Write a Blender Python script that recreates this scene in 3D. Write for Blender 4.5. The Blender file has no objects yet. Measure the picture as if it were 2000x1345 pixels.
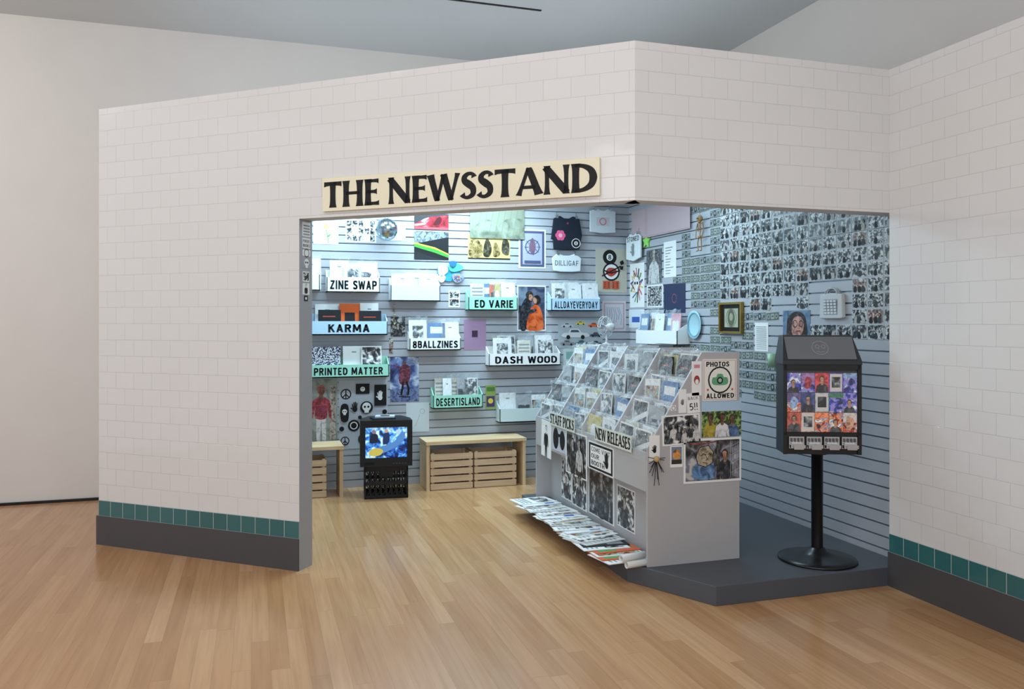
import bpy, math, random
from mathutils import Matrix, Vector
random.seed(11)
S = bpy.context.scene
COL = S.collection
F = 1580.0; EYE = 1.55; HOR = 628.0

# ------------------------------------------------------------ materials
def lin(h):
    h = h.lstrip('#')
    o = []
    for i in (0, 2, 4):
        c = int(h[i:i+2], 16)/255.0
        o.append(c/12.92 if c <= 0.04045 else ((c+0.055)/1.055)**2.4)
    return (o[0], o[1], o[2], 1)
def newmat(name):
    m = bpy.data.materials.new(name); m.use_nodes = True
    nt = m.node_tree
    return m, nt, nt.nodes['Principled BSDF']
_mc = {}
def C(h, rough=.6, metal=0.0, spec=.3):
    k = (h, rough, metal)
    if k in _mc: return _mc[k]
    m, nt, b = newmat('paint_'+h.strip('#'))
    b.inputs['Base Color'].default_value = lin(h)
    b.inputs['Roughness'].default_value = rough
    b.inputs['Metallic'].default_value = metal
    b.inputs['Specular IOR Level'].default_value = spec
    n = nt.nodes.new('ShaderNodeTexNoise'); n.inputs['Scale'].default_value = 35
    bp = nt.nodes.new('ShaderNodeBump'); bp.inputs['Strength'].default_value = .03
    nt.links.new(n.outputs['Fac'], bp.inputs['Height']); nt.links.new(bp.outputs['Normal'], b.inputs['Normal'])
    _mc[k] = m
    return m
def mth(nt, op, a, b=None):
    n = nt.nodes.new('ShaderNodeMath'); n.operation = op
    for i, v in enumerate((a, b)):
        if v is None: continue
        if isinstance(v, (int, float)): n.inputs[i].default_value = v
        else: nt.links.new(v, n.inputs[i])
    return n.outputs[0]
def ramp(nt, fac, stops, interp='LINEAR'):
    r = nt.nodes.new('ShaderNodeValToRGB'); cr = r.color_ramp; cr.interpolation = interp
    while len(cr.elements) < len(stops): cr.elements.new(.5)
    for e, (p, c) in zip(cr.elements, stops):
        e.position = p; e.color = lin(c)
    nt.links.new(fac, r.inputs['Fac'])
    return r.outputs['Color']
def pic(name, stops, scale=18, interp='LINEAR', detail=3, dist=.6, rough=.35, emit=0):
    m, nt, b = newmat('print_'+name)
    tc = nt.nodes.new('ShaderNodeTexCoord'); oi = nt.nodes.new('ShaderNodeObjectInfo')
    mu = mth(nt, 'MULTIPLY', oi.outputs['Random'], 91.0)
    ad = nt.nodes.new('ShaderNodeVectorMath'); ad.operation = 'ADD'
    nt.links.new(tc.outputs['Object'], ad.inputs[0]); nt.links.new(mu, ad.inputs[1])
    n = nt.nodes.new('ShaderNodeTexNoise'); n.inputs['Scale'].default_value = scale
    n.inputs['Detail'].default_value = detail; n.inputs['Distortion'].default_value = dist
    nt.links.new(ad.outputs[0], n.inputs['Vector'])
    c = ramp(nt, n.outputs['Fac'], stops, interp)
    nt.links.new(c, b.inputs['Base Color']); b.inputs['Roughness'].default_value = rough
    if emit:
        nt.links.new(c, b.inputs['Emission Color']); b.inputs['Emission Strength'].default_value = emit
    return m
def shade(h, amt=.45, scale=30, emit=0):   # photographic tone variation around one colour
    k = ('shade', h, amt, scale, emit)
    if k in _mc: return _mc[k]
    r = [int(h[i:i+2], 16) for i in (1, 3, 5)]
    lo = '#%02x%02x%02x' % tuple(int(c*(1-amt)) for c in r); hi = '#%02x%02x%02x' % tuple(min(255, int(c+(255-c)*amt*.45)) for c in r)
    _mc[k] = pic('tone_'+h.strip('#'), [(.36, lo), (.5, h), (.64, hi)], scale, detail=4, dist=1, emit=emit)
    return _mc[k]
BW = pic('mono', [(.36, '#101114'), (.47, '#4a4c50'), (.53, '#a2a4a6'), (.62, '#ececea')], 22)
BW2 = pic('mono_fine', [(.38, '#0d0e10'), (.48, '#3a3c40'), (.5, '#c6c8c8'), (.6, '#f2f2f0')], 45, 'CONSTANT')
BWS = pic('mono_small', [(.36, '#0f1013'), (.46, '#34373b'), (.53, '#74787c'), (.62, '#c0c2c2')], 30)
BWT = pic('mono_tiny', [(.36, '#0f1013'), (.46, '#3a3d41'), (.5, '#6c7074'), (.58, '#c8caca')], 50)
CLR = pic('colour', [(.34, '#171a24'), (.43, '#8c3b2c'), (.49, '#d8b48c'), (.54, '#5d7d4c'), (.62, '#b9c8d8')], 20)
CLRS = pic('colour_small', [(.34, '#141a26'), (.42, '#6e4a40'), (.48, '#a08a78'), (.53, '#44506a'), (.6, '#c8c4bc')], 45)
VIVB = pic('vivid_glow_blue', [(.34, '#10163a'), (.44, '#3748b0'), (.5, '#9a80d0'), (.56, '#6a80a0'), (.64, '#e0e4f0')], 30, rough=.22, emit=.22)  # emission put into both vivid prints so the machine's cards look lit
VIVW = pic('vivid_glow_warm', [(.34, '#1a1014'), (.43, '#c03c24'), (.49, '#e8a058'), (.54, '#40589a'), (.63, '#e8dcc8')], 34, rough=.22, emit=.22)
DARKP = pic('dark', [(.35, '#08090c'), (.5, '#2c2e33'), (.6, '#7a7d80'), (.68, '#c8c8c8')], 18)
BLUEP = pic('blue', [(.35, '#10183a'), (.48, '#3a4c86'), (.56, '#7f94c0'), (.65, '#c6d2e4')], 9)
GREENF = pic('foliage', [(.38, '#1c2b12'), (.5, '#476027'), (.6, '#8ba658')], 50)
REDF = pic('redfold', [(.35, '#5a0d18'), (.48, '#c22030'), (.55, '#e84552'), (.63, '#ffd0d0')], 9)
STREET = pic('street', [(.34, '#1c1a20'), (.44, '#4a4448'), (.5, '#7a7474'), (.56, '#6c7890'), (.64, '#b8b4b0')], 16)
DOT = pic('dots', [(.47, '#1f2d55'), (.5, '#e6ecf6')], 130, 'CONSTANT', 0, 0)

def tile_mat(name, c1, c2, mortar, bw, rh, zo, xo=0, rough=.09, offset=.5, ms=.0017):
    m, nt, b = newmat(name)
    tc = nt.nodes.new('ShaderNodeTexCoord'); sp = nt.nodes.new('ShaderNodeSeparateXYZ'); cb = nt.nodes.new('ShaderNodeCombineXYZ')
    nt.links.new(tc.outputs['Object'], sp.inputs[0])
    nt.links.new(mth(nt, 'ADD', sp.outputs[0], xo), cb.inputs[0]); nt.links.new(mth(nt, 'SUBTRACT', sp.outputs[2], zo-2*rh*50), cb.inputs[1])
    br = nt.nodes.new('ShaderNodeTexBrick'); br.offset = offset
    br.inputs['Scale'].default_value = 1; br.inputs['Brick Width'].default_value = bw; br.inputs['Row Height'].default_value = rh
    br.inputs['Mortar Size'].default_value = ms; br.inputs['Mortar Smooth'].default_value = .6
    br.inputs['Color1'].default_value = lin(c1); br.inputs['Color2'].default_value = lin(c2); br.inputs['Mortar'].default_value = lin(mortar)
    nt.links.new(cb.outputs[0], br.inputs['Vector']); nt.links.new(br.outputs['Color'], b.inputs['Base Color'])
    inv = mth(nt, 'SUBTRACT', 1.0, br.outputs['Fac'])
    nz = nt.nodes.new('ShaderNodeTexNoise'); nz.inputs['Scale'].default_value = 6; nt.links.new(cb.outputs[0], nz.inputs['Vector'])
    hh = mth(nt, 'ADD', mth(nt, 'MULTIPLY', inv, .0021), mth(nt, 'MULTIPLY', nz.outputs['Fac'], .005))
    bp = nt.nodes.new('ShaderNodeBump'); bp.inputs['Strength'].default_value = .5; bp.inputs['Distance'].default_value = 1
    nt.links.new(hh, bp.inputs['Height']); nt.links.new(bp.outputs['Normal'], b.inputs['Normal'])
    rr = mth(nt, 'ADD', mth(nt, 'MULTIPLY', br.outputs['Fac'], .15), rough)
    nt.links.new(rr, b.inputs['Roughness']); b.inputs['Specular IOR Level'].default_value = .6
    return m
TILE = tile_mat('white_glazed_tile', '#dbdada', '#d9d8d8', '#c7c6c5', .16, .1117, .307)
TEAL = tile_mat('teal_glazed_tile', '#2e6265', '#34696b', '#c2cbc8', .1117, .107, .2, offset=0, ms=.0024)

def floor_mat():
    m, nt, b = newmat('maple_planks')
    tc = nt.nodes.new('ShaderNodeTexCoord'); sp = nt.nodes.new('ShaderNodeSeparateXYZ'); nt.links.new(tc.outputs['Object'], sp.inputs[0])
    W = .083
    rx = mth(nt, 'DIVIDE', sp.outputs[0], W); row = mth(nt, 'FLOOR', rx); fx = mth(nt, 'FRACT', rx)
    w1 = nt.nodes.new('ShaderNodeTexWhiteNoise'); w1.noise_dimensions = '1D'; nt.links.new(row, w1.inputs['W'])
    ly = mth(nt, 'ADD', mth(nt, 'DIVIDE', sp.outputs[1], 1.5), mth(nt, 'MULTIPLY', w1.outputs['Value'], 7.0))
    pid = mth(nt, 'FLOOR', ly); fy = mth(nt, 'FRACT', ly)
    cb = nt.nodes.new('ShaderNodeCombineXYZ'); nt.links.new(row, cb.inputs[0]); nt.links.new(pid, cb.inputs[1])
    w2 = nt.nodes.new('ShaderNodeTexWhiteNoise'); w2.noise_dimensions = '3D'; nt.links.new(cb.outputs[0], w2.inputs['Vector'])
    base = ramp(nt, w2.outputs['Value'], [(0, '#b1865c'), (.35, '#b98e64'), (.7, '#be946a'), (1, '#c79f76')])
    g = nt.nodes.new('ShaderNodeCombineXYZ')
    nt.links.new(mth(nt, 'MULTIPLY', sp.outputs[0], 38.0), g.inputs[0]); nt.links.new(mth(nt, 'ADD', mth(nt, 'MULTIPLY', sp.outputs[1], 1.8), mth(nt, 'MULTIPLY', w2.outputs['Value'], 50.0)), g.inputs[1])
    nz = nt.nodes.new('ShaderNodeTexNoise'); nz.inputs['Scale'].default_value = 1; nz.inputs['Detail'].default_value = 5; nt.links.new(g.outputs[0], nz.inputs['Vector'])
    gr = ramp(nt, nz.outputs['Fac'], [(.3, '#e7e0d9'), (.6, '#ffffff')])
    mx = nt.nodes.new('ShaderNodeMix'); mx.data_type = 'RGBA'; mx.blend_type = 'MULTIPLY'; mx.inputs['Factor'].default_value = .7
    nt.links.new(base, mx.inputs['A']); nt.links.new(gr, mx.inputs['B'])
    ex = mth(nt, 'MINIMUM', fx, mth(nt, 'SUBTRACT', 1.0, fx)); ey = mth(nt, 'MINIMUM', fy, mth(nt, 'SUBTRACT', 1.0, fy))
    gap = mth(nt, 'MAXIMUM', mth(nt, 'LESS_THAN', ex, .009), mth(nt, 'LESS_THAN', ey, .0008))
    m2 = nt.nodes.new('ShaderNodeMix'); m2.data_type = 'RGBA'; nt.links.new(mth(nt, 'MULTIPLY', gap, .36), m2.inputs['Factor'])
    nt.links.new(mx.outputs['Result'], m2.inputs['A']); m2.inputs['B'].default_value = lin('#6b4a30')
    nt.links.new(m2.outputs['Result'], b.inputs['Base Color'])
    nt.links.new(mth(nt, 'ADD', mth(nt, 'MULTIPLY', nz.outputs['Fac'], .1), .15), b.inputs['Roughness'])
    b.inputs['Specular IOR Level'].default_value = .5
    return m
def wood_mat(name, c1, c2, ax=0):
    m, nt, b = newmat(name)
    tc = nt.nodes.new('ShaderNodeTexCoord'); mp = nt.nodes.new('ShaderNodeMapping')
    sc = [40, 40, 40]; sc[ax] = 3; mp.inputs['Scale'].default_value = sc
    nt.links.new(tc.outputs['Object'], mp.inputs[0])
    n = nt.nodes.new('ShaderNodeTexNoise'); n.inputs['Scale'].default_value = 1; n.inputs['Detail'].default_value = 4
    nt.links.new(mp.outputs[0], n.inputs['Vector'])
    nt.links.new(ramp(nt, n.outputs['Fac'], [(.3, c1), (.65, c2)]), b.inputs['Base Color']); b.inputs['Roughness'].default_value = .5
    return m
def paint(name, h, rough=.7, bump=.05, var=.04):
    m, nt, b = newmat(name)
    n = nt.nodes.new('ShaderNodeTexNoise'); n.inputs['Scale'].default_value = 3; n.inputs['Detail'].default_value = 6
    tc = nt.nodes.new('ShaderNodeTexCoord'); nt.links.new(tc.outputs['Object'], n.inputs['Vector'])
    mx = nt.nodes.new('ShaderNodeMix'); mx.data_type = 'RGBA'; nt.links.new(n.outputs['Fac'], mx.inputs['Factor'])
    l = lin(h); mx.inputs['A'].default_value = (l[0]*(1-var), l[1]*(1-var), l[2]*(1-var), 1); mx.inputs['B'].default_value = (l[0]*(1+var), l[1]*(1+var), l[2]*(1+var), 1)
    nt.links.new(mx.outputs['Result'], b.inputs['Base Color']); b.inputs['Roughness'].default_value = rough
    n2 = nt.nodes.new('ShaderNodeTexNoise'); n2.inputs['Scale'].default_value = 120; nt.links.new(tc.outputs['Object'], n2.inputs['Vector'])
    bp = nt.nodes.new('ShaderNodeBump'); bp.inputs['Strength'].default_value = bump; nt.links.new(n2.outputs['Fac'], bp.inputs['Height']); nt.links.new(bp.outputs['Normal'], b.inputs['Normal'])
    return m
FLOOR = floor_mat()
PINE = wood_mat('pine', '#c9a67c', '#dcc29a', 0); PINEV = wood_mat('pine_vertical', '#c9a67c', '#dcc29a', 2)
CRATEW = wood_mat('crate_pine', '#c0a083', '#d3b898', 0)
WALLW = paint('gallery_white', '#d8d5d2'); CEILM = paint('gallery_ceiling', '#cfd3d5')
GREY = paint('booth_grey', '#acafb7', .34); RACKG = paint('rack_grey', '#acabad', .5); JAMB = paint('jamb_grey', '#9a9b9f', .5)
BASEM = paint('charcoal_base', '#48474a', .45); PLAT = paint('platform_paint', '#4d5158', .5)
GROOVE = C('#7d848c', .28, .6)
WHITE = C('#e9ebec', .45); BLACK = C('#111113', .35); INK = C('#17161a', .6)
PAPER = C('#e6e7e6', .6); CREAM = C('#e9e3c9', .55)
MACH = C('#101012', .3, 0, .5); CHROME = C('#c9cbce', .18, 1.0)
def plastic(nm, k0, k1):
    m = bpy.data.materials.new(nm); m.use_nodes = True; nt = m.node_tree; nt.nodes.clear()
    o = nt.nodes.new('ShaderNodeOutputMaterial'); mix = nt.nodes.new('ShaderNodeMixShader'); t = nt.nodes.new('ShaderNodeBsdfTransparent')
    g = nt.nodes.new('ShaderNodeBsdfPrincipled'); g.inputs['Base Color'].default_value = lin('#e8f2f8'); g.inputs['Roughness'].default_value = .08
    lw = nt.nodes.new('ShaderNodeLayerWeight'); lw.inputs['Blend'].default_value = .3
    n = nt.nodes.new('ShaderNodeTexNoise'); n.inputs['Scale'].default_value = 22; n.inputs['Distortion'].default_value = 1.5
    tc = nt.nodes.new('ShaderNodeTexCoord'); nt.links.new(tc.outputs['Object'], n.inputs['Vector'])
    bp = nt.nodes.new('ShaderNodeBump'); bp.inputs['Strength'].default_value = .9; bp.inputs['Distance'].default_value = .025
    nt.links.new(n.outputs['Fac'], bp.inputs['Height']); nt.links.new(bp.outputs['Normal'], g.inputs['Normal']); nt.links.new(bp.outputs['Normal'], lw.inputs['Normal'])
    f = mth(nt, 'ADD', mth(nt, 'MULTIPLY', lw.outputs['Facing'], k1), k0)
    nt.links.new(f, mix.inputs[0]); nt.links.new(t.outputs[0], mix.inputs[1]); nt.links.new(g.outputs[0], mix.inputs[2]); nt.links.new(mix.outputs[0], o.inputs[0])
    return m
PLASTIC = plastic('clear_plastic', .06, .5); ACRYL = plastic('clear_acrylic', .02, .1)
def glow(name, h, s):
    m, nt, b = newmat(name); b.inputs['Emission Color'].default_value = lin(h); b.inputs['Emission Strength'].default_value = s
    b.inputs['Base Color'].default_value = lin(h); return m

# ------------------------------------------------------------ mesh builder
class MB:
    def __init__(s): s.v = []; s.f = []; s.m = []; s.mats = []; s.sm = []
    def mi(s, m):
        if m not in s.mats: s.mats.append(m)
        return s.mats.index(m)
    def add(s, vs, fs, m, smooth=False):
        b = len(s.v); s.v += [tuple(p) for p in vs]; k = s.mi(m)
        for f in fs: s.f.append([b+i for i in f]); s.m.append(k); s.sm.append(smooth)
    def box(s, x0, x1, y0, y1, z0, z1, m, mf=None):
        vs = [(x0, y0, z0), (x1, y0, z0), (x1, y1, z0), (x0, y1, z0), (x0, y0, z1), (x1, y0, z1), (x1, y1, z1), (x0, y1, z1)]
        s.add(vs, [(0, 3, 2, 1), (4, 5, 6, 7), (1, 2, 6, 5), (2, 3, 7, 6), (3, 0, 4, 7)], m)
        s.add(vs, [(0, 1, 5, 4)], mf or m)
    def prism(s, pts, ax, a0, a1, m):
        def mp(p, a): return (a, p[0], p[1]) if ax == 'x' else ((p[0], a, p[1]) if ax == 'y' else (p[0], p[1], a))
        n = len(pts); vs = [mp(p, a0) for p in pts]+[mp(p, a1) for p in pts]
        fs = [tuple(range(n)), tuple(range(2*n-1, n-1, -1))]+[(i, i+n, (i+1) % n+n, (i+1) % n) for i in range(n)]
        s.add(vs, fs, m)
    def lathe(s, prof, c, m, seg=32, ax='z', smooth=True, sx=1, sy=1):
        vs = []; n = len(prof)
        for i in range(seg):
            a = 2*math.pi*i/seg
            for r, h in prof:
                p, q = r*math.cos(a)*sx, r*math.sin(a)*sy
                t = {'z': (p, q, h), 'y': (p, h, q), 'x': (h, p, q)}[ax]
                vs.append((c[0]+t[0], c[1]+t[1], c[2]+t[2]))
        fs = [(i*n+j, ((i+1) % seg)*n+j, ((i+1) % seg)*n+j+1, i*n+j+1) for i in range(seg) for j in range(n-1)]
        s.add(vs, fs, m, smooth)
    def sphere(s, c, r, m, seg=20, rings=12, sc=(1, 1, 1), smooth=True):
        prof = [(math.sin(math.pi*i/rings), -math.cos(math.pi*i/rings)) for i in range(rings+1)]
        vs = []; n = len(prof)
        for i in range(seg):
            a = 2*math.pi*i/seg
            for q, h in prof: vs.append((c[0]+r*q*math.cos(a)*sc[0], c[1]+r*q*math.sin(a)*sc[1], c[2]+r*h*sc[2]))
        s.add(vs, [(i*n+j, ((i+1) % seg)*n+j, ((i+1) % seg)*n+j+1, i*n+j+1) for i in range(seg) for j in range(n-1)], m, smooth)
    def tube(s, pts, r, m, seg=8):
        pts = [Vector(p) for p in pts]; vs = []
        for i, p in enumerate(pts):
            d = (pts[min(i+1, len(pts)-1)]-pts[max(i-1, 0)]).normalized()
            a = d.orthogonal().normalized() if i == 0 else (a - d*a.dot(d)).normalized()
            b = d.cross(a)
            for k in range(seg):
                t = 2*math.pi*k/seg; vs.append(tuple(p+a*(r*math.cos(t))+b*(r*math.sin(t))))
        n = len(pts)
        fs = [(i*seg+k, i*seg+(k+1) % seg, (i+1)*seg+(k+1) % seg, (i+1)*seg+k) for i in range(n-1) for k in range(seg)]
        fs += [tuple(range(seg)), tuple(range(n*seg-1, (n-1)*seg-1, -1))]
        s.add(vs, fs, m, True)
    def mesh(s, name):
        me = bpy.data.meshes.new(name); me.from_pydata(s.v, [], s.f)
        for m in s.mats: me.materials.append(m)
        me.polygons.foreach_set('material_index', s.m); me.polygons.foreach_set('use_smooth', s.sm); me.update()
        return me
    def obj(s, name, M=None, label=None, cat=None, parent=None, group=None, kind=None, bevel=0):
        o = bpy.data.objects.new(name, s.mesh(name)); COL.objects.link(o)
        return tag(o, M, label, cat, parent, group, kind, bevel)
def tag(o, M=None, label=None, cat=None, parent=None, group=None, kind=None, bevel=0):
    if parent is not None: o.parent = parent
    if M is not None:
        if parent is None: o.matrix_world = M
        else: o.matrix_local = M
    if label: o['label'] = label
    if cat: o['category'] = cat
    if group: o['group'] = group
    if kind: o['kind'] = kind
    if bevel:
        b = o.modifiers.new('bevel', 'BEVEL'); b.width = bevel; b.segments = 2; b.limit_method = 'ANGLE'
    return o
def thing(name, M, label, cat, group=None):
    o = bpy.data.objects.new(name, None); o.empty_display_size = .1; COL.objects.link(o)
    return tag(o, M, label, cat, None, group)

# ------------------------------------------------------------ lettering
_tg = {}
def _norm(k, vs, fs):
    x0 = min(v[0] for v in vs); x1 = max(v[0] for v in vs); y0 = min(v[1] for v in vs); y1 = max(v[1] for v in vs)
    vs = [((a-x0)/(x1-x0), (b-y0)/(y1-y0)) for a, b in vs]
    _tg[k] = (vs, fs); return _tg[k]
def ribbon(pts, ws):
    n = len(pts); L = []; R = []
    for i in range(n):
        a = pts[max(i-1, 0)]; b = pts[min(i+1, n-1)]; dx, dy = b[0]-a[0], b[1]-a[1]; l = math.hypot(dx, dy) or 1
        nx, ny = -dy/l*ws[i]/2, dx/l*ws[i]/2
        L.append((pts[i][0]+nx, pts[i][1]+ny)); R.append((pts[i][0]-nx, pts[i][1]-ny))
    vs = L+R; return vs, [(i, i+1, n+i+1, n+i) for i in range(n-1)]
LO = [(.3, .91), (.46, .84), (.52, .68), (.52, .32), (.46, .16), (.3, .09), (.14, .16), (.08, .32), (.08, .68), (.14, .84), (.3, .91)]
SG = {
 'A': (.64, [[(.09, .0), (.32, .93), (.55, .0)], [(.17, .3), (.47, .3)]]),
 'B': (.6, [[(.1, .09), (.1, .91), (.32, .91), (.47, .84), (.47, .6), (.34, .51), (.1, .51)], [(.34, .51), (.51, .42), (.51, .18), (.36, .09), (.1, .09)]]),
 'C': (.6, [[(.52, .72), (.45, .86), (.3, .91), (.14, .84), (.08, .66), (.08, .34), (.14, .16), (.3, .09), (.45, .14), (.52, .28)]]),
 'D': (.62, [[(.1, .09), (.1, .91), (.3, .91), (.47, .8), (.53, .62), (.53, .38), (.47, .2), (.3, .09), (.1, .09)]]),
 'E': (.54, [[(.5, .91), (.1, .91), (.1, .09), (.5, .09)], [(.1, .5), (.44, .5)]]),
 'F': (.52, [[(.5, .91), (.1, .91), (.1, .0)], [(.1, .5), (.44, .5)]]),
 'G': (.62, [[(.52, .74), (.45, .86), (.3, .91), (.14, .84), (.08, .66), (.08, .34), (.14, .16), (.3, .09), (.5, .14), (.52, .42), (.34, .42)]]),
 'H': (.62, [[(.1, 0), (.1, 1)], [(.52, 0), (.52, 1)], [(.1, .5), (.52, .5)]]),
 'I': (.22, [[(.11, 0), (.11, 1)]]),
 'K': (.6, [[(.1, 0), (.1, 1)], [(.5, 1), (.14, .46)], [(.24, .58), (.53, 0)]]),
 'L': (.52, [[(.1, 1), (.1, .09), (.5, .09)]]),
 'M': (.8, [[(.1, 0), (.13, .95), (.4, .25), (.67, .95), (.7, 0)]]),
 'N': (.64, [[(.1, 0), (.1, .93), (.54, .07), (.54, 1)]]),
 'O': (.6, [LO]),
 'P': (.58, [[(.1, 0), (.1, .91), (.34, .91), (.49, .82), (.49, .55), (.34, .46), (.1, .46)]]),
 'R': (.6, [[(.1, 0), (.1, .91), (.34, .91), (.49, .82), (.49, .6), (.34, .5), (.1, .5)], [(.3, .5), (.53, 0)]]),
 'S': (.56, [[(.49, .76), (.42, .88), (.28, .92), (.13, .84), (.11, .68), (.2, .57), (.37, .47), (.48, .36), (.47, .18), (.32, .08), (.15, .11), (.07, .24)]]),
 'T': (.56, [[(.28, 0), (.28, .91)], [(.02, .91), (.54, .91)]]),
 'U': (.62, [[(.1, 1), (.1, .3), (.17, .14), (.31, .09), (.45, .14), (.52, .3), (.52, 1)]]),
 'V': (.62, [[(.07, 1), (.31, .07), (.55, 1)]]),
 'W': (.86, [[(.07, 1), (.24, .06), (.43, .85), (.62, .06), (.79, 1)]]),
 'Y': (.6, [[(.06, 1), (.3, .5), (.54, 1)], [(.3, .5), (.3, 0)]]),
 'Z': (.56, [[(.06, .91), (.49, .91), (.08, .09), (.51, .09)]]),
 '8': (.6, [[(.3, .92), (.45, .85), (.47, .68), (.4, .57), (.3, .52), (.13, .42), (.1, .22), (.18, .1), (.3, .08), (.42, .1), (.5, .22), (.47, .42), (.3, .52), (.2, .57), (.13, .68), (.15, .85), (.3, .92)]]),
 '5': (.56, [[(.48, .91), (.14, .91), (.11, .52), (.3, .58), (.46, .48), (.49, .3), (.42, .13), (.27, .08), (.08, .14)]]),
 '!': (.22, [[(.11, 1), (.11, .36)], [(.11, .16), (.11, .02)]]), ' ': (.28, [])}
def text_geo(t, bold=.02, sp=1.0):
    wd = .12+bold*1.8
    k = ('s', t, wd)
    if k in _tg: return _tg[k]
    x = 0; vs = []; fs = []
    for ch in t:
        w, st = SG[ch]
        for pl in st:
            for i in range(len(pl)-1):
                (ax, ay), (bx, by) = pl[i], pl[i+1]; v, f = ribbon([(ax+x, ay), (bx+x, by)], [wd, wd]); b = len(vs)
                vs += [(p, min(1, max(0, q))) for p, q in v]; fs += [tuple(j+b for j in q) for q in f]
            for (ax, ay) in pl[1:-1]:
                b = len(vs); vs += [(ax+x+wd/2*math.cos(math.pi*j/4), min(1, max(0, ay+wd/2*math.sin(math.pi*j/4)))) for j in range(8)]; fs.append(tuple(range(b, b+8)))
        x += w+.06*sp+wd*.25
    return _norm(k, vs, fs)
def straight(p, q, w0, wm, w1):
    T = [0, .06, .14, .3, .5, .7, .86, .94, 1]
    W = [w0, wm+(w0-wm)*.62, wm+(w0-wm)*.28, wm+(w0-wm)*.05, wm, wm+(w1-wm)*.05, wm+(w1-wm)*.28, wm+(w1-wm)*.62, w1]
    return ribbon([(p[0]+(q[0]-p[0])*t, p[1]+(q[1]-p[1])*t) for t in T], W)
def curve(pts, ws, sub=5):
    P = []; Wd = []
    n = len(pts)
    for i in range(n-1):
        p0, p1, p2, p3 = pts[max(i-1, 0)], pts[i], pts[i+1], pts[min(i+2, n-1)]
        for j in range(sub):
            t = j/sub
            P.append(tuple(.5*((2*p1[k])+(-p0[k]+p2[k])*t+(2*p0[k]-5*p1[k]+4*p2[k]-p3[k])*t*t+(-p0[k]+3*p1[k]-3*p2[k]+p3[k])*t**3) for k in (0, 1)))
            Wd.append(ws[i]+(ws[i+1]-ws[i])*t)
    P.append(pts[-1]); Wd.append(ws[-1]); return ribbon(P, Wd)
ST = lambda x: straight((x, 0), (x, 1), .33, .235, .33)
TH = lambda x: straight((x, 0), (x, 1), .25, .15, .25)
BAR = lambda x0, x1, y, e=.24: straight((x0, y), (x1, y), .12, .12, e)
GL = {
 'T': (.76, lambda: [ST(.38), straight((0, .925), (.76, .925), .25, .15, .25)]),
 'H': (.9, lambda: [ST(.16), ST(.74), BAR(.15, .74, .52, .12)]),
 'E': (.62, lambda: [ST(.16), BAR(.1, .6, .93), BAR(.1, .53, .52), BAR(.1, .62, .07)]),
 'F': (.58, lambda: [ST(.16), BAR(.1, .58, .93), BAR(.1, .5, .5)]),
 'L': (.58, lambda: [ST(.16), BAR(.1, .58, .07)]),
 'I': (.34, lambda: [ST(.16)]),
 'N': (.93, lambda: [TH(.13), TH(.8), straight((.06, .97), (.83, .03), .24, .26, .24)]),
 'W': (1.24, lambda: [straight((.09, 1), (.37, 0), .31, .24, .2), straight((.35, 0), (.61, .97), .14, .13, .2), straight((.6, 1), (.9, 0), .28, .24, .2), straight((.88, 0), (1.15, 1), .14, .13, .22)]),
 'A': (.93, lambda: [straight((.08, 0), (.44, 1), .23, .13, .14), straight((.43, 1), (.82, 0), .2, .25, .34), BAR(.2, .68, .3, .12)]),
 'D': (.9, lambda: [ST(.16), curve([(.08, .93), (.4, .91), (.67, .76), (.76, .5), (.67, .24), (.4, .09), (.08, .07)], [.12, .14, .22, .27, .22, .14, .12])]),
 'S': (.6, lambda: [curve([(.5, .8), (.44, .91), (.28, .93), (.14, .82), (.15, .67), (.3, .55), (.45, .41), (.46, .2), (.3, .08), (.14, .09), (.05, .2)], [.23, .12, .14, .2, .24, .27, .24, .2, .14, .12, .24])]),
 'P': (.64, lambda: [ST(.16), curve([(.1, .93), (.36, .92), (.52, .8), (.52, .62), (.36, .48), (.1, .47)], [.12, .14, .22, .22, .14, .12])]),
 'R': (.76, lambda: [ST(.16), curve([(.1, .93), (.36, .92), (.52, .8), (.52, .62), (.36, .5), (.1, .49)], [.12, .14, .22, .22, .14, .12]), straight((.3, .5), (.66, 0), .16, .23, .3)]),
 'C': (.7, lambda: [curve([(.66, .82), (.5, .93), (.28, .9), (.12, .68), (.12, .34), (.28, .1), (.5, .07), (.66, .18)], [.23, .14, .19, .25, .25, .19, .14, .22])]),
 'K': (.78, lambda: [ST(.16), straight((.2, .45), (.62, 1), .12, .14, .26), straight((.25, .5), (.68, 0), .16, .23, .32)]),
 ' ': (.3, lambda: [])}
def flare_geo(t, gap=.035):
    k = ('flare', t)
    if k in _tg: return _tg[k]
    x = 0; vs = []; fs = []
    for ch in t:
        w, g = GL[ch]
        for v, f in g():
            b = len(vs); vs += [(a+x, min(1.0, max(0.0, c))) for a, c in v]; fs += [tuple(i+b for i in q) for q in f]
        x += w+gap
    return _norm(k, vs, fs)
def put_text(mb, geo, x0, x1, z0, z1, y, m, R=None):
    vs, fs = geo
    mb.add([(x0+a*(x1-x0), y, z0+b*(z1-z0)) for a, b in vs], fs, m)

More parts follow.
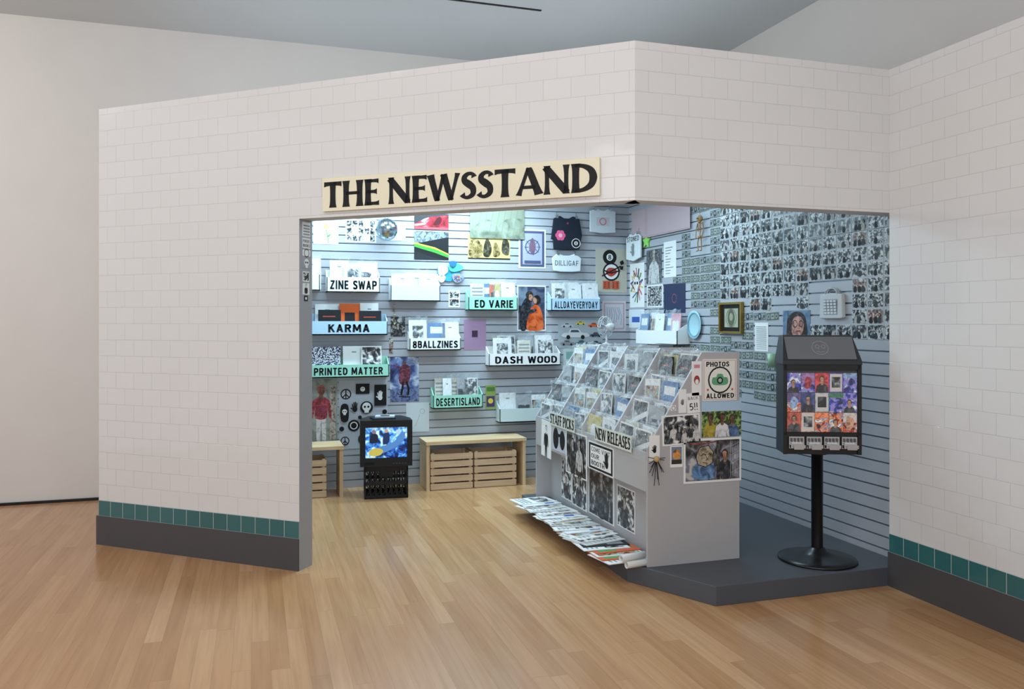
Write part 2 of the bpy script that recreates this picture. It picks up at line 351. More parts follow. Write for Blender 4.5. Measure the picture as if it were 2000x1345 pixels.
# ------------------------------------------------------------ wall frames worked out from image coordinates (world X runs along the booth's back wall)
TW = -math.atan2(.496, 1.571)
cT, sT = math.cos(TW), math.sin(TW)
def rt(x, y): return Vector((x*cT-y*sT, x*sT+y*cT))
A = rt(-2.882, 5.643); Cc = rt(.647, 4.259); B = rt(2.218, 4.755)
d1 = (Cc-A).normalized(); n1 = Vector((-d1.y, d1.x)); LFL = (Cc-A).length
u = Vector((1, 0)); v = Vector((0, 1)); LWR = (B-Cc).length
def loc(a, b): return B+u*a+v*b
def fr(a, b, z=0, rot=0):
    p = loc(a, b)
    return Matrix.Translation((p.x, p.y, z)) @ Matrix.Rotation(rot, 4, 'Z')
class Plane:
    def __init__(s, O, r): s.O = Vector(O); s.r = Vector(r).normalized(); s.n = Vector((-s.r.y, s.r.x))
    def un(s, px, py, off=0):   # image pixel cast from the camera onto the plane -> position along the wall, height
        d = rt((px-1000)/F, 1.0); t = (s.O.dot(s.n)-off)/d.dot(s.n)
        return (d*t-s.O).dot(s.r), EYE+t*(HOR-py)/F
    def mat(s, x, z, off=0):
        p = s.O+s.r*x-s.n*off
        return Matrix(((s.r.x, s.n.x, 0, p.x), (s.r.y, s.n.y, 0, p.y), (0, 0, 1, z), (0, 0, 0, 1)))
    def rect(s, xl, xr, yt, yb, off=0):
        yc = (yt+yb)/2; xc = (xl+xr)/2
        a = s.un(xl, yc, off)[0]; b = s.un(xr, yc, off)[0]; zt = s.un(xc, yt, off)[1]; zb = s.un(xc, yb, off)[1]
        return (a+b)/2, (zt+zb)/2, abs(b-a), abs(zt-zb)
FL = Plane(A, d1); WR = Plane(Cc, u); TR = Plane(B, -v)
SP = 1.674
BK = Plane(loc(-4.45, 3.8), u); RS = Plane(loc(.148, 3.8), -v); JB = Plane(A+d1*SP, n1)
RA, RB0, RB1 = -1.36, .42, 2.41
RF = Plane(loc(RA, RB1), -v); RC = Plane(loc(RA+.12, RB1), -v); RE = Plane(loc(RA, RB0), u)

# ------------------------------------------------------------ shell
HT = 3.03; LT = 2.19; TH1 = .135
mb = MB(); mb.box(-9, 9, -9, 9, -.06, 0, FLOOR); mb.obj('floor', fr(0, 0), kind='structure')
mb = MB(); mb.box(-9, 9, -9, 9, 4.15, 4.25, CEILM); mb.obj('ceiling', fr(0, 0), kind='structure')
mb = MB(); mb.box(-9, .79, 3.94, 4.1, 0, 4.15, WALLW); mb.obj('wall_gallery_back', fr(0, 0), kind='structure')
mb = MB(); mb.box(.79, .95, -9, 4.1, 0, 4.15, WALLW); mb.obj('wall_gallery_side', fr(0, 0), kind='structure')
mb = MB(); mb.box(-9, -4.8, 3.915, 3.94, 0, .022, BLACK); mb.obj('shadow_gap_gallery', fr(0, 0), kind='structure')  # black strip drawn for the shade in the gap at the wall foot
mb = MB(); mb.box(-2.2, .69, -.012, .012, -.006, .0, BLACK)
a0 = rt(.244, 6.757)-B
mb.obj('trim_ceiling', fr(a0.dot(u)-.69, a0.dot(v), 4.15), kind='structure')
UND = C('#c9c9c8', .5)
mb = MB(); mb.box(0, SP, 0, TH1, 0, HT, JAMB, TILE)
mb.box(SP, LFL, 0, TH1, LT, HT, UND, TILE)
mb.obj('wall_front', FL.mat(0, 0), kind='structure')
mb = MB(); mb.box(0, LWR+.148, 0, TH1, LT, HT, UND, TILE)
mb.obj('wall_wing', WR.mat(0, 0), kind='structure')
mb = MB(); mb.box(.0, 6.5, 0, .148, 0, HT, WALLW, TILE); mb.obj('wall_right', TR.mat(0, 0), kind='structure')
mb = MB(); mb.box(-.012, SP, -.012, .0, 0, .2, BASEM); mb.obj('baseboard_front', FL.mat(0, 0), kind='structure')
mb = MB(); mb.box(0, 6.5, -.012, 0, 0, .2, BASEM); mb.obj('baseboard_right', TR.mat(0, 0), kind='structure')
mb = MB(); mb.box(0, SP, -.003, 0, .2, .307, TEAL); mb.obj('trim_front', FL.mat(0, 0), kind='structure')
mb = MB(); mb.box(0, 6.5, -.003, 0, .2, .307, TEAL); mb.obj('trim_right', TR.mat(0, 0), kind='structure')
mb = MB(); mb.box(-4.596, -4.47, 2.47, 3.94, 0, HT, TILE); mb.obj('wall_left', fr(0, 0), kind='structure')
mb = MB()
cp = [(-4.45, 2.5), (-1.65, .16), (.14, .16), (.14, 3.8), (-4.45, 3.8)]
mb.prism(cp, 'z', 2.95, 2.99, WHITE); mb.obj('ceiling_booth', fr(0, 0), kind='structure')
def slat(L, name, pl):
    mb = MB(); p = .0762; k = 0
    while k*p+.066 < HT:
        mb.box(0, L, 0, .02, k*p, k*p+.0655, GREY); k += 1
    mb.box(0, L, .009, .04, 0, HT, GROOVE)
    mb.obj(name, pl.mat(0, 0), kind='structure')
slat(4.598, 'wall_back', BK); slat(3.79, 'wall_side', RS)
mb = MB()
pp = [(-1.436, .532), (-1.162, .0), (.146, .0), (.146, 3.79), (-.6, 3.79), (-1.1, 2.55), (-1.436, 2.55)]
mb.prism(pp, 'z', 0, .108, PLAT)
mb.obj('platform', fr(0, 0), 'charcoal painted low platform with chamfered corner under the rack', 'platform', bevel=.003)

# ------------------------------------------------------------ flat printed things
class D:
    def __init__(s, mb, w, h, y): s.mb = mb; s.w = w; s.h = h; s.y = y
    def p(s, x, y): return ((min(1, max(0, x))-.5)*s.w, s.y, (min(1, max(0, y))-.5)*s.h)
    def poly(s, pts, m): s.y -= .0004; s.mb.add([s.p(*q) for q in pts], [tuple(range(len(pts)))], m)
    def rect(s, x0, y0, x1, y1, m): s.poly([(x0, y0), (x1, y0), (x1, y1), (x0, y1)], m)
    def circ(s, cx, cy, r, m, e=1.0, n=20):
        k = s.w/s.h*e; s.poly([(cx+r*math.cos(2*math.pi*i/n), cy+r*k*math.sin(2*math.pi*i/n)) for i in range(n)], m)
    def line(s, pts, wd, m):
        s.y -= .0004; q = [((x-.5)*s.w, (y-.5)*s.h) for x, y in pts]; vs, fs = ribbon(q, [wd*s.w]*len(q))
        s.mb.add([(a, s.y, b) for a, b in vs], fs, m)
    def ring(s, cx, cy, r, wd, m, e=1.0):
        k = s.w/s.h*e; s.line([(cx+r*math.cos(2*math.pi*i/24), cy+r*k*math.sin(2*math.pi*i/24)) for i in range(25)], wd, m)
    def text(s, t, x0, y0, x1, y1, m, bold=.02, fl=False):
        s.y -= .0004; put_text(s.mb, flare_geo(t) if fl else text_geo(t, bold), (x0-.5)*s.w, (x1-.5)*s.w, (y0-.5)*s.h, (y1-.5)*s.h, s.y, m)
    def soft(s, pts, m, sub=4):   # closed smooth outline
        n = len(pts); P = []
        for i in range(n):
            p0, p1, p2, p3 = pts[i-1], pts[i], pts[(i+1) % n], pts[(i+2) % n]
            for j in range(sub):
                t = j/sub; P.append(tuple(.5*((2*p1[k])+(-p0[k]+p2[k])*t+(2*p0[k]-5*p1[k]+4*p2[k]-p3[k])*t*t+(-p0[k]+3*p1[k]-3*p2[k]+p3[k])*t**3) for k in (0, 1)))
        s.poly(P, m)
    def person(s, cx, y0, sc, shirt, skin, hair, legs=None, turn=0):
        k = s.w/s.h; X = lambda a: cx+a*sc; Y = lambda b: y0+b*sc*k
        if legs is not None:
            s.poly([(X(-.17), Y(-.95)), (X(-.04), Y(-.95)), (X(.0), Y(.0)), (X(.05), Y(-.95)), (X(.18), Y(-.95)), (X(.18), Y(.25)), (X(-.18), Y(.25))], legs)
        s.soft([(X(-.2), Y(0)), (X(.2), Y(0)), (X(.21), Y(.4)), (X(.3), Y(.02)), (X(.38), Y(.06)), (X(.32), Y(.6)), (X(.22), Y(.72)), (X(.08), Y(.8)), (X(-.08), Y(.8)), (X(-.22), Y(.72)), (X(-.32), Y(.6)), (X(-.38), Y(.06)), (X(-.3), Y(.02)), (X(-.21), Y(.4))], shirt)
        s.soft([(X(-.07), Y(.72)), (X(.07), Y(.72)), (X(.06), Y(.92)), (X(-.06), Y(.92))], skin)
        s.circ(X(turn*.4), Y(1.06), .145*sc, hair, 1.25)
        s.soft([(X(-.1+turn), Y(1.04)), (X(-.06+turn), Y(.88)), (X(turn), Y(.84)), (X(.06+turn), Y(.88)), (X(.1+turn), Y(1.04)), (X(.07+turn), Y(1.15)), (X(-.07+turn), Y(1.15))], skin)
        for e in (-.045, .045): s.rect(X(e+turn-.02), Y(1.03), X(e+turn+.02), Y(1.05), C('#3a2a24'))
        s.rect(X(turn-.035), Y(.905), X(turn+.035), Y(.92), C('#7a4438'))
def card(name, label, cat, pl, box, base, draw=None, rot=0, th=.003, off=0, group=None, bev=0):
    s, z, w, h = pl.rect(*box, off)
    mb = MB(); mb.box(-w/2, w/2, -th, 0, -h/2, h/2, base)
    if draw: draw(D(mb, w, h, -th))
    return mb.obj(name, pl.mat(s, z, off) @ Matrix.Rotation(math.radians(rot), 4, 'Y'), label, cat, group=group, bevel=bev)
SK = shade('#b98468', .3); SK2 = shade('#6e4432', .35); SKG = shade('#a9a5a0', .35); HB = shade('#1b1512', .4); RED = C('#c8262c'); ORG = C('#e0662a'); YEL = C('#e3c94a'); GRN = C('#4f9a55'); BLU = C('#3a5fae'); PNK = C('#e58aa6'); PUR = C('#9c82ae'); GRY = C('#8a8c8f'); LG = C('#c3c6c9'); MINT = C('#9fd8c4', .45); SKY = C('#b4d4ea', .45); OFFW = C('#dcdcd8')
DKC = shade('#2a2c32', .5)

# main sign
s_, z_, w_, h_ = FL.rect(630, 1171, 327.5, 397, .02)
mb = MB(); mb.box(-w_/2, w_/2, -.02, 0, -h_/2, h_/2, CREAM)
sign = mb.obj('sign_board', FL.mat(s_, z_), 'cream painted sign board with black flared capitals above the opening', 'sign', bevel=.003)
mb = MB(); put_text(mb, flare_geo('THE NEWSSTAND'), -w_/2+.012, w_/2-.012, -h_/2+.02, h_/2-.026, -.0212, INK)
mb.obj('lettering', None, 'black flared capital letters', parent=sign)

# back wall posters
def d_flower(d): d.line([(.6, .05), (.55, .4), (.5, .7)], .03, GRN); d.circ(.5, .75, .12, C('#d99a7a')); d.poly([(.55, .35), (.75, .5), (.6, .3)], GRN)
card('poster', 'pale poster with a single flower stem drawing', 'poster', BK, (612, 661, 431, 477), C('#dfe9ee'), d_flower)
def d_grid(d):
    for i in range(5):
        for j in range(3):
            if (i+j*2) % 4 != 3: d.rect(.04+i*.19, .06+j*.31, .04+i*.19+.15, .06+j*.31+.25, BWT)
card('poster', 'white sheet with a grid of small black photos', 'poster', BK, (675, 735, 428, 473), PAPER, d_grid)
card('poster', 'small pale sheet clipped beside the mirror ball', 'poster', BK, (748, 792, 436, 470), C('#d9e6ec'), lambda d: d.rect(.3, .2, .6, .7, LG))
def d_car(d): d.soft([(0, .35), (.4, .75), (1, .93), (1, 1), (0, 1)], C('#3a3d44')); d.soft([(.55, .3), (.75, .36), (.8, .7), (.7, .8)], C('#4a0a12')); d.soft([(.05, .2), (.3, .3), (.32, .4), (.03, .3)], C('#ffc9c4')); d.rect(0, 0, 1, .14, C('#d8505a'))
card('poster', 'glossy red car bodywork photo print', 'poster', BK, (809, 876, 417, 448), REDF, d_car)
def d_green(d):
    d.poly([(0, .55), (1, .82), (1, 1), (0, 1)], shade('#7d8a94')); d.poly([(0, .45), (.6, .25), (1, .08), (1, .2), (.6, .4), (0, .62)], C('#3fae3c')); d.poly([(0, .55), (.6, .38), (1, .18), (1, .22), (.6, .44), (0, .6)], YEL); d.poly([(0, .3), (.5, .1), (.9, 0), (0, 0)], C('#23262a'))
card('poster', 'dark photo print with a bright green diagonal streak', 'poster', BK, (809, 876, 452, 507), C('#15171b'), d_green)
SEP = shade('#8a7440', .6, 25)
def d_yel(d):
    d.rect(0, 0, 1, .05, INK); d.soft([(.03, .1), (.3, .08), (.34, .5), (.2, .8), (.05, .7)], SEP); d.soft([(.36, .15), (.5, .1), (.56, .45), (.46, .85), (.38, .6)], shade('#3a3320', .5, 25)); d.soft([(.6, .12), (.76, .2), (.72, .55), (.62, .7)], SEP); d.soft([(.8, .3), (.96, .2), (.97, .7), (.84, .85)], shade('#3a3320', .5, 25))
card('poster', 'yellow poster with dark sepia images', 'poster', BK, (914, 996, 458, 506), C('#dfc878'), d_yel)
def d_org(d):
    d.soft([(0, .25), (.3, .6), (.5, .45), (.7, .65), (1, .6), (1, 0), (0, 0)], shade('#78826f', .3, 8))
    for i in range(9): d.line([(i/9, 0.02), (i/9+.1, .95)], .004, C('#69725f'))
card('fabric_sheet', 'olive grey printed sheet hanging from the slat wall', 'sheet', BK, (918, 1024, 405, 466), C('#868e7c'), d_org, off=.012)
def d_tarot(d):
    d.rect(.06, .04, .94, .96, C('#4d5578')); d.rect(.14, .1, .86, .9, C('#a7abbf')); d.ring(.5, .55, .25, .03, C('#3c4466')); d.soft([(.5, .35), (.62, .5), (.58, .7), (.5, .78), (.42, .7), (.38, .5)], C('#7a5d72'))
    for i in range(8): d.line([(.5+.15*math.cos(i*.8), .55+.1*math.sin(i*.8)), (.5+.3*math.cos(i*.8), .55+.22*math.sin(i*.8))], .02, C('#4d5578'))
    d.rect(.2, .13, .8, .2, C('#4d5578'))
card('poster', 'slate blue ornamental print with a central emblem', 'poster', BK, (1013, 1066, 448, 524), PAPER, d_tarot)
def ball8(d, x, y, r): d.circ(x, y, r, INK); d.circ(x, y, r*.48, PAPER); d.text('8', x-r*.22, y-r*.32*d.w/d.h, x+r*.22, y+r*.32*d.w/d.h, INK)
def die(d, x, y, s, m=RED):
    k = d.w/d.h; d.poly([(x-s, y-s*k), (x+s, y-s*k), (x+s, y+s*k), (x-s, y+s*k)], m)
    for a in (-.5, .5):
        for b in (-.5, 0, .5): d.circ(x+a*s, y+b*s*k, s*.14, INK)
def d_8(d):
    ball8(d, .45, .8, .22); d.circ(.5, .47, .27, INK); d.circ(.5, .47, .22, PAPER); d.soft([(.32, .44), (.5, .36), (.68, .46), (.6, .55), (.4, .55)], C('#b8423a')); d.line([(.25, .5), (.5, .44), (.78, .5)], .04, INK); d.line([(.2, .37), (.8, .6)], .04, INK)
    for x in (.35, .62): die(d, x, .17, .12, C('#c25a3a'))
    d.poly([(.8, .62), (.9, .66), (.86, .74), (.76, .7)], INK); d.poly([(.76, .52), (.86, .52), (.88, .6), (.78, .6)], INK)
card('poster', 'beige poster with eight ball and red dice drawings', 'poster', BK, (1163, 1224, 485, 571), C('#bdbaac'), d_8)
card('poster', 'narrow flyer with black and white drawings', 'poster', BK, (876, 898, 567, 600), PAPER, lambda d: [d.rect(.1, .55, .9, .92, BWT), d.rect(.1, .1, .9, .48, BWT)])
def d_orange(d):
    d.rect(.04, .03, .96, .97, shade('#35405a', .5, 8)); d.rect(.04, .55, .35, .97, shade('#6f7e94', .3, 8))
    d.soft([(.12, .03), (.3, .03), (.45, .5), (.5, .68), (.3, .72), (.15, .55), (.08, .3)], shade('#171a24', .5)); d.soft([(.34, .03), (.88, .03), (.9, .25), (.82, .48), (.66, .58), (.5, .52), (.4, .35)], shade('#d8581f', .35, 14))
    d.circ(.42, .78, .13, HB, 1.1); d.soft([(.42, .8), (.52, .78), (.53, .7), (.46, .66), (.4, .7)], SK)
    d.circ(.68, .68, .14, HB, 1.15); d.soft([(.6, .74), (.54, .7), (.57, .62), (.65, .6), (.68, .68)], SK); d.soft([(.3, .35), (.62, .42), (.64, .48), (.3, .44)], shade('#171a24', .5))
card('poster', 'photo poster of two people embracing, one in orange', 'poster', BK, (1010, 1066, 557, 646), PAPER, d_orange)
def d_pink(d):
    d.rect(.06, .05, .94, .95, C('#b79fa8')); d.rect(.12, .1, .88, .9, C('#c8c6cc'))
    for i in range(7): d.line([(.18+.1*i, .2+.09*(i % 3)), (.22+.1*i, .5+.1*(i % 2)), (.2+.08*i, .8)], .012, C('#5b6b9a'))
card('poster', 'pink bordered sheet with fine line drawings', 'poster', BK, (1176, 1222, 588, 646), C('#cfc4ca'), d_pink)
def carshape(d, x, y, s, m):
    k = d.w/d.h; d.soft([(x-s, y-.25*s*k), (x+s, y-.25*s*k), (x+s, y+.05*s*k), (x+.5*s, y+.1*s*k), (x+.25*s, y+.38*s*k), (x-.4*s, y+.38*s*k), (x-.6*s, y+.1*s*k), (x-s, y+.05*s*k)], m)
    d.poly([(x-.42*s, y+.12*s*k), (x+.35*s, y+.12*s*k), (x+.2*s, y+.3*s*k), (x-.34*s, y+.3*s*k)], C('#4a525a'))
    for a in (-.6, .6): d.circ(x+a*s, y-.25*s*k, .16*s, INK)
def d_cars(d):
    for x, y, s, m in [(.2, .78, .12, LG), (.5, .85, .1, YEL), (.8, .78, .12, ORG), (.38, .48, .27, C('#d3d6da')), (.2, .18, .14, GRY), (.52, .18, .13, C('#51707e')), (.84, .45, .12, C('#444a52')), (.84, .16, .11, INK)]: carshape(d, x, y, s, m)
card('poster', 'grey poster with rows of small car drawings', 'poster', BK, (1090, 1177, 622, 679), C('#a9b2b8'), d_cars)
card('poster', 'mauve pink poster with a small dark square', 'poster', BK, (906, 949, 624, 683), C('#a98bab'), lambda d: d.rect(.36, .42, .62, .64, C('#4a2f4a')))
card('poster', 'small photo print of a portrait', 'poster', BK, (763, 791, 618, 657), BWS, lambda d: d.person(.5, -.1, .9, DKC, SKG, HB))
def d_blue(d):
    d.rect(0, 0, 1, .28, shade('#5f6f9e')); d.soft([(.32, .42), (.62, .4), (.7, .75), (.5, .84), (.35, .75)], shade('#6e2a40', .4)); d.circ(.5, .88, .06, SK2)
    d.line([(.35, .75), (.1, .82)], .05, shade('#6e2a40', .4)); d.line([(.45, .45), (.42, .3), (.38, .15)], .07, INK); d.line([(.56, .45), (.64, .3), (.62, .15)], .07, INK); d.line([(.3, .12), (.7, .1)], .04, C('#20293f'))
card('poster', 'deep blue photo poster with a crouching figure', 'poster', BK, (762, 818, 697, 784), BLUEP, d_blue)
def d_man(d):
    d.rect(.0, .0, .2, 1, shade('#8e97a0')); d.rect(.78, .1, .95, .9, shade('#a89a90'))
    d.person(.52, .42, .8, shade('#9c2a3c', .4), SK2, shade('#b03c44', .3), shade('#d2cdd4', .2), .02)
    for i in range(5): d.line([(.38, .46+i*.035), (.66, .455+i*.035)], .012, C('#5a3a6c'))
card('poster', 'tall photo poster of person in red top, white trousers', 'poster', BK, (592, 659, 740, 872), shade('#8d948f', .25, 8), d_man)
def peace(d, x, y, r): d.circ(x, y, r, INK); d.circ(x, y, r*.78, C('#b5bac4')); k = d.w/d.h; d.line([(x, y-r*k*.85), (x, y+r*k*.85)], r*.2, INK); d.line([(x, y), (x-r*.6, y-r*k*.6)], r*.2, INK); d.line([(x, y), (x+r*.6, y-r*k*.6)], r*.2, INK)
def skull(d, x, y, r, m=PAPER): k = d.w/d.h; d.circ(x, y, r, m); d.rect(x-r*.5, y-r*1.4*k, x+r*.5, y-r*.4*k, m); d.circ(x-r*.4, y, r*.25, INK); d.circ(x+r*.4, y, r*.25, INK)
def hand(d, x, y, s, m):
    k = d.w/d.h; d.circ(x, y, .28*s, m, 1.15)
    for i, (a, l) in enumerate([(-.55, .62), (-.2, .8), (.12, .85), (.42, .7)]): d.line([(x+a*.3*s, y), (x+a*.55*s, y+l*s*k)], .13*s, m)
    d.line([(x, y-.1*s*k), (x-.5*s, y+.15*s*k)], .14*s, m)
def d_stick(d):
    for x, y, r in [(.14, .8, .11), (.8, .38, .13), (.12, .12, .09)]: peace(d, x, y, r)
    for x, y, r in [(.3, .34, .12), (.52, .14, .13), (.86, .12, .09)]: d.circ(x, y, r, INK)
    d.ring(.3, .34, .07, .02, PAPER); peace(d, .52, .14, .1); d.rect(.34, .8, .62, .95, INK); d.circ(.48, .87, .05, PAPER); skull(d, .48, .88, .035)
    d.circ(.56, .6, .13, INK); skull(d, .56, .61, .09)
    d.rect(.72, .62, .97, .93, INK); hand(d, .84, .74, .17, PAPER); hand(d, .32, .58, .18, INK); d.soft([(.04, .42), (.18, .42), (.18, .64), (.04, .64)], INK); skull(d, .11, .55, .05)
    d.rect(.66, .2, .76, .27, INK); d.circ(.9, .25, .05, INK); d.circ(.05, .3, .05, INK); d.circ(.93, .53, .05, INK); d.circ(.42, .46, .04, INK)
card('poster', 'pale blue sheet of black peace signs, skulls and hands', 'poster', BK, (662, 757, 742, 875), C('#b5bac4'), d_stick)
card('poster', 'pale sheet with a single thin pencil line', 'poster', BK, (793, 838, 786, 843), C('#c8cfd4'), lambda d: [d.ring(.7, .7, .1, .012, GRY), d.line([(.6, .6), (.4, .2)], .012, GRY)])
card('poster', 'small green and purple comic cover', 'poster', BK, (948, 968, 752, 799), C('#8da35a'), lambda d: [d.rect(.1, .1, .9, .55, C('#4b3c6c')), d.circ(.5, .35, .25, YEL), d.rect(.1, .75, .9, .92, C('#4f7d3c'))])
card('poster', 'pale mint sheet with faint print', 'poster', BK, (1100, 1136, 680, 722), C('#b9c9c7'), lambda d: [d.rect(.15, .5, .85, .85, C('#7fa6a0')), d.rect(.15, .15, .6, .4, PAPER)])
card('photo_print', 'small red and black photo on the slats', 'photo', BK, (760, 768, 660, 690), CLRS)

# right slat wall items
def d_pinkc(d): d.rect(.25, .1, .3, 1, C('#b59ea3')); d.rect(.02, .02, .98, .06, C('#b0989d'))
card('fabric_sheet', 'translucent pale pink sheet hanging from the slat wall', 'sheet', RS, (1234, 1348, 398, 458), C('#bba6ab'), d_pinkc, off=.02)
def d_por(d): d.person(.5, -.08, .95, shade('#c8caca', .2), SKG, HB)
card('poster', 'black and white portrait poster of long haired person', 'poster', RS, (1263, 1293, 487, 553), shade('#5b6066'), d_por)
card('poster', 'tall white sheet with lines of small writing', 'poster', RS, (1297, 1321, 471, 541), PAPER, lambda d: [d.rect(.15, .1+i*.08, .15+.6*random.random()+.1, .12+i*.08, C('#8a9096')) for i in range(10)])
def d_til(d):
    cs = [RED, YEL, BLU, GRN, INK, PNK]
    for i in range(22): d.line([(.5+.2*math.cos(i*.7), .5+.16*math.sin(i*.7)), (.5+.42*math.cos(i*.45+.3), .5+.4*math.sin(i*.45+.3))], .035, cs[i % 6])
    skull(d, .5, .55, .2)
card('poster', 'white cloth with bright multicoloured line illustration', 'poster', RS, (1231, 1259, 514, 600), PAPER, d_til)
card('poster', 'white cloth sheet with blue marks', 'poster', RS, (1229, 1259, 604, 640), C('#d4dde4'), lambda d: d.rect(.2, .3, .7, .6, BLU))
card('poster', 'black and white drawing of figures', 'poster', RS, (1264, 1295, 556, 600), PAPER, lambda d: [d.rect(.06, .06, .94, .94, BWT)])
card('poster', 'navy blue square print with small emblem', 'poster', RS, (1297, 1339, 554, 611), C('#2d3654'), lambda d: d.ring(.5, .5, .1, .02, C('#8a4f5f')))
def d_face(d):
    d.soft([(.2, .0), (.85, .0), (.88, .5), (.75, .88), (.45, .95), (.2, .75), (.15, .4)], shade('#2a1a18', .4)); d.soft([(.36, .1), (.6, .04), (.76, .25), (.76, .6), (.62, .78), (.42, .72), (.34, .45)], shade('#c08a7c', .3))
    d.ring(.46, .5, .08, .018, INK); d.ring(.68, .5, .07, .018, INK); d.line([(.5, .22), (.66, .23)], .03, C('#8a3a38')); d.line([(.58, .48), (.62, .34), (.57, .33)], .014, C('#8a5a4c')); d.rect(0, 0, 1, .08, C('#6a3c50'))
card('poster', 'colour painted portrait of a person wearing glasses', 'poster', RS, (1530, 1583, 606, 658), shade('#5a7694', .3, 10), d_face)
card('poster', 'tall white text sheet on the slat wall', 'poster', RS, (1475, 1501, 630, 686), PAPER, lambda d: [d.rect(.12, .08+i*.07, .88, .1+i*.07, C('#9aa0a4')) for i in range(12)])
s_, z_, w_, h_ = RS.rect(1405, 1449, 590, 651, .02)
f_ = thing('picture_frame', RS.mat(s_, z_), 'thin gold and black framed currency note on slats', 'picture frame')
mb = MB(); t = .018
GOLD = C('#a58a4a', .35, .8)
mb.box(-w_/2, w_/2, -.03, 0, h_/2-t, h_/2, GOLD); mb.box(-w_/2, w_/2, -.03, 0, -h_/2, -h_/2+t, GOLD); mb.box(-w_/2, -w_/2+t, -.03, 0, -h_/2+t, h_/2-t, GOLD); mb.box(w_/2-t, w_/2, -.03, 0, -h_/2+t, h_/2-t, GOLD)
mb.obj('frame', parent=f_, bevel=.003)
mb = MB(); mb.box(-w_/2+t, w_/2-t, -.012, 0, -h_/2+t, h_/2-t, BLACK); d = D(mb, w_, h_, -.012); d.rect(.2, .2, .8, .8, C('#a9ab94')); d.circ(.5, .5, .16, C('#5e6252'), 1.3); d.circ(.5, .53, .08, C('#9a9c86'), 1.2); d.ring(.5, .5, .22, .02, C('#6c7060'))
mb.obj('artwork', parent=f_)

# banknotes and photos on the slat wall
def noteA():
    mb = MB(); mb.box(-.078, .078, -.0015, 0, -.033, .033, C('#9ca2a3')); d = D(mb, .156, .066, -.0015)
    d.rect(.03, .08, .97, .92, C('#5d6468')); d.rect(.07, .17, .93, .83, C('#969c9e')); d.circ(.5, .5, .15, C('#3c4246'), 1.2); d.circ(.5, .54, .07, C('#999b98'), 1.2)
    d.circ(.16, .5, .08, C('#545a5e')); d.circ(.84, .5, .08, C('#545e5e')); d.rect(.24, .6, .34, .76, C('#60666a')); d.rect(.66, .24, .78, .36, C('#60666a'))
    return mb.mesh('banknote')
def noteB():
    mb = MB(); mb.box(-.078, .078, -.0015, 0, -.033, .033, C('#9fa39e')); d = D(mb, .156, .066, -.0015)
    d.rect(.03, .08, .97, .92, C('#586262')); d.rect(.36, .2, .64, .8, C('#9a9f97')); d.rect(.42, .42, .58, .6, C('#566060')); d.circ(.19, .5, .13, C('#8e9692')); d.circ(.81, .5, .13, C('#8e9692')); d.circ(.19, .5, .06, C('#586262')); d.circ(.81, .5, .06, C('#586262'))
    return mb.mesh('banknote')
def photo(m, w=.136, h=.094):
    mb = MB(); mb.box(-w/2, w/2, -.002, 0, -h/2, h/2, C('#bcc3c8', .2)); d = D(mb, w, h, -.002); d.rect(.035, .05, .965, .95, m)
    n = random.randint(1, 3)
    for i in range(n):
        x = (i+.5)/n*.8+.1+random.uniform(-.06, .06); sk = C(random.choice(['#b9b6b2', '#8a8784', '#67645f'])) if m in (BWS, BWT) else SK
        d.soft([(x-.1, .05), (x+.1, .05), (x+.09, .36), (x, .46), (x-.09, .36)], C(random.choice(['#1c1d21', '#3a3c42', '#a8a8a6'])))
        d.circ(x, .6, .06, C('#17161a'), 1.25, 10); d.circ(x+.005, .57, .045, sk, 1.25, 10)
    return mb.mesh('photo_print')
notes = [noteA(), noteB()]
photos = [photo(BWS), photo(BWT), photo(BWT), photo(BWS), photo(BWT), photo(BWS), photo(BWT), photo(CLRS)]
skip = []
for bx in [(1263, 1293, 487, 553), (1530, 1583, 606, 658), (1475, 1501, 630, 686), (1405, 1449, 590, 651), (1297, 1339, 554, 611), (1297, 1321, 471, 541), (1234, 1348, 398, 458), (1355, 1379, 420, 492), (1594, 1652, 556, 622), (1336, 1372, 606, 662)]:
    a, z, w, h = RS.rect(*bx); skip.append((a-w/2, a+w/2, z-h/2, z+h/2))
def free(s, z, w, h): return not any(s+w > q[0] and s-w < q[1] and z+h > q[2] and z-h < q[3] for q in skip)
def inst(me, name, M, label, cat, group, parent=None):
    o = bpy.data.objects.new(name, me); COL.objects.link(o); return tag(o, M, label, cat, parent, group)
def note(b, z, j):
    inst(random.choice(notes), 'banknote', RS.mat(3.8-b, z, 0) @ Matrix.Rotation(random.uniform(-j, j), 4, 'Y'), 'worn green grey banknote pinned flat to the slat wall', 'banknote', 'banknotes on the slat wall')
for i in range(6):
    for k in range(23):
        b = 2.78-.162*i+random.uniform(-.005, .005); z = .94+k*.0762
        if b < 2.05 and z > 1.66: continue
        if k < 3 and i < 2: continue
        if free(3.8-b, z, .06, .025): note(b, z, .04)
for i in range(7):
    for k in range(10):
        b = 1.82-.162*i; z = .98+k*.0762
        if z > 1.63: continue
        if (b < 1.15 and z < 1.3) or (k < 2 and random.random() < .35): continue
        if free(3.8-b, z, .06, .025): note(b, z, .06)
for i in range(14):
    for k in range(13):
        b = 1.985-.1425*i; z = 2.68-k*.0995
        zmin = (1.66 if b > .85 else 1.3)
        if z < zmin or b < .06: continue
        if z < zmin+.08 and random.random() < .35: continue
        if not free(3.8-b, z, .05, .035): continue
        q = random.randrange(8)
        inst(photos[q], 'photo_print', RS.mat(3.8-b+random.uniform(-.002, .002), z, 0) @ Matrix.Rotation(random.uniform(-.035, .035), 4, 'Y'), 'small white bordered %s snapshot on the slat wall' % ('black and white' if q < 7 else 'colour'), 'photo', 'snapshots on the slat wall')

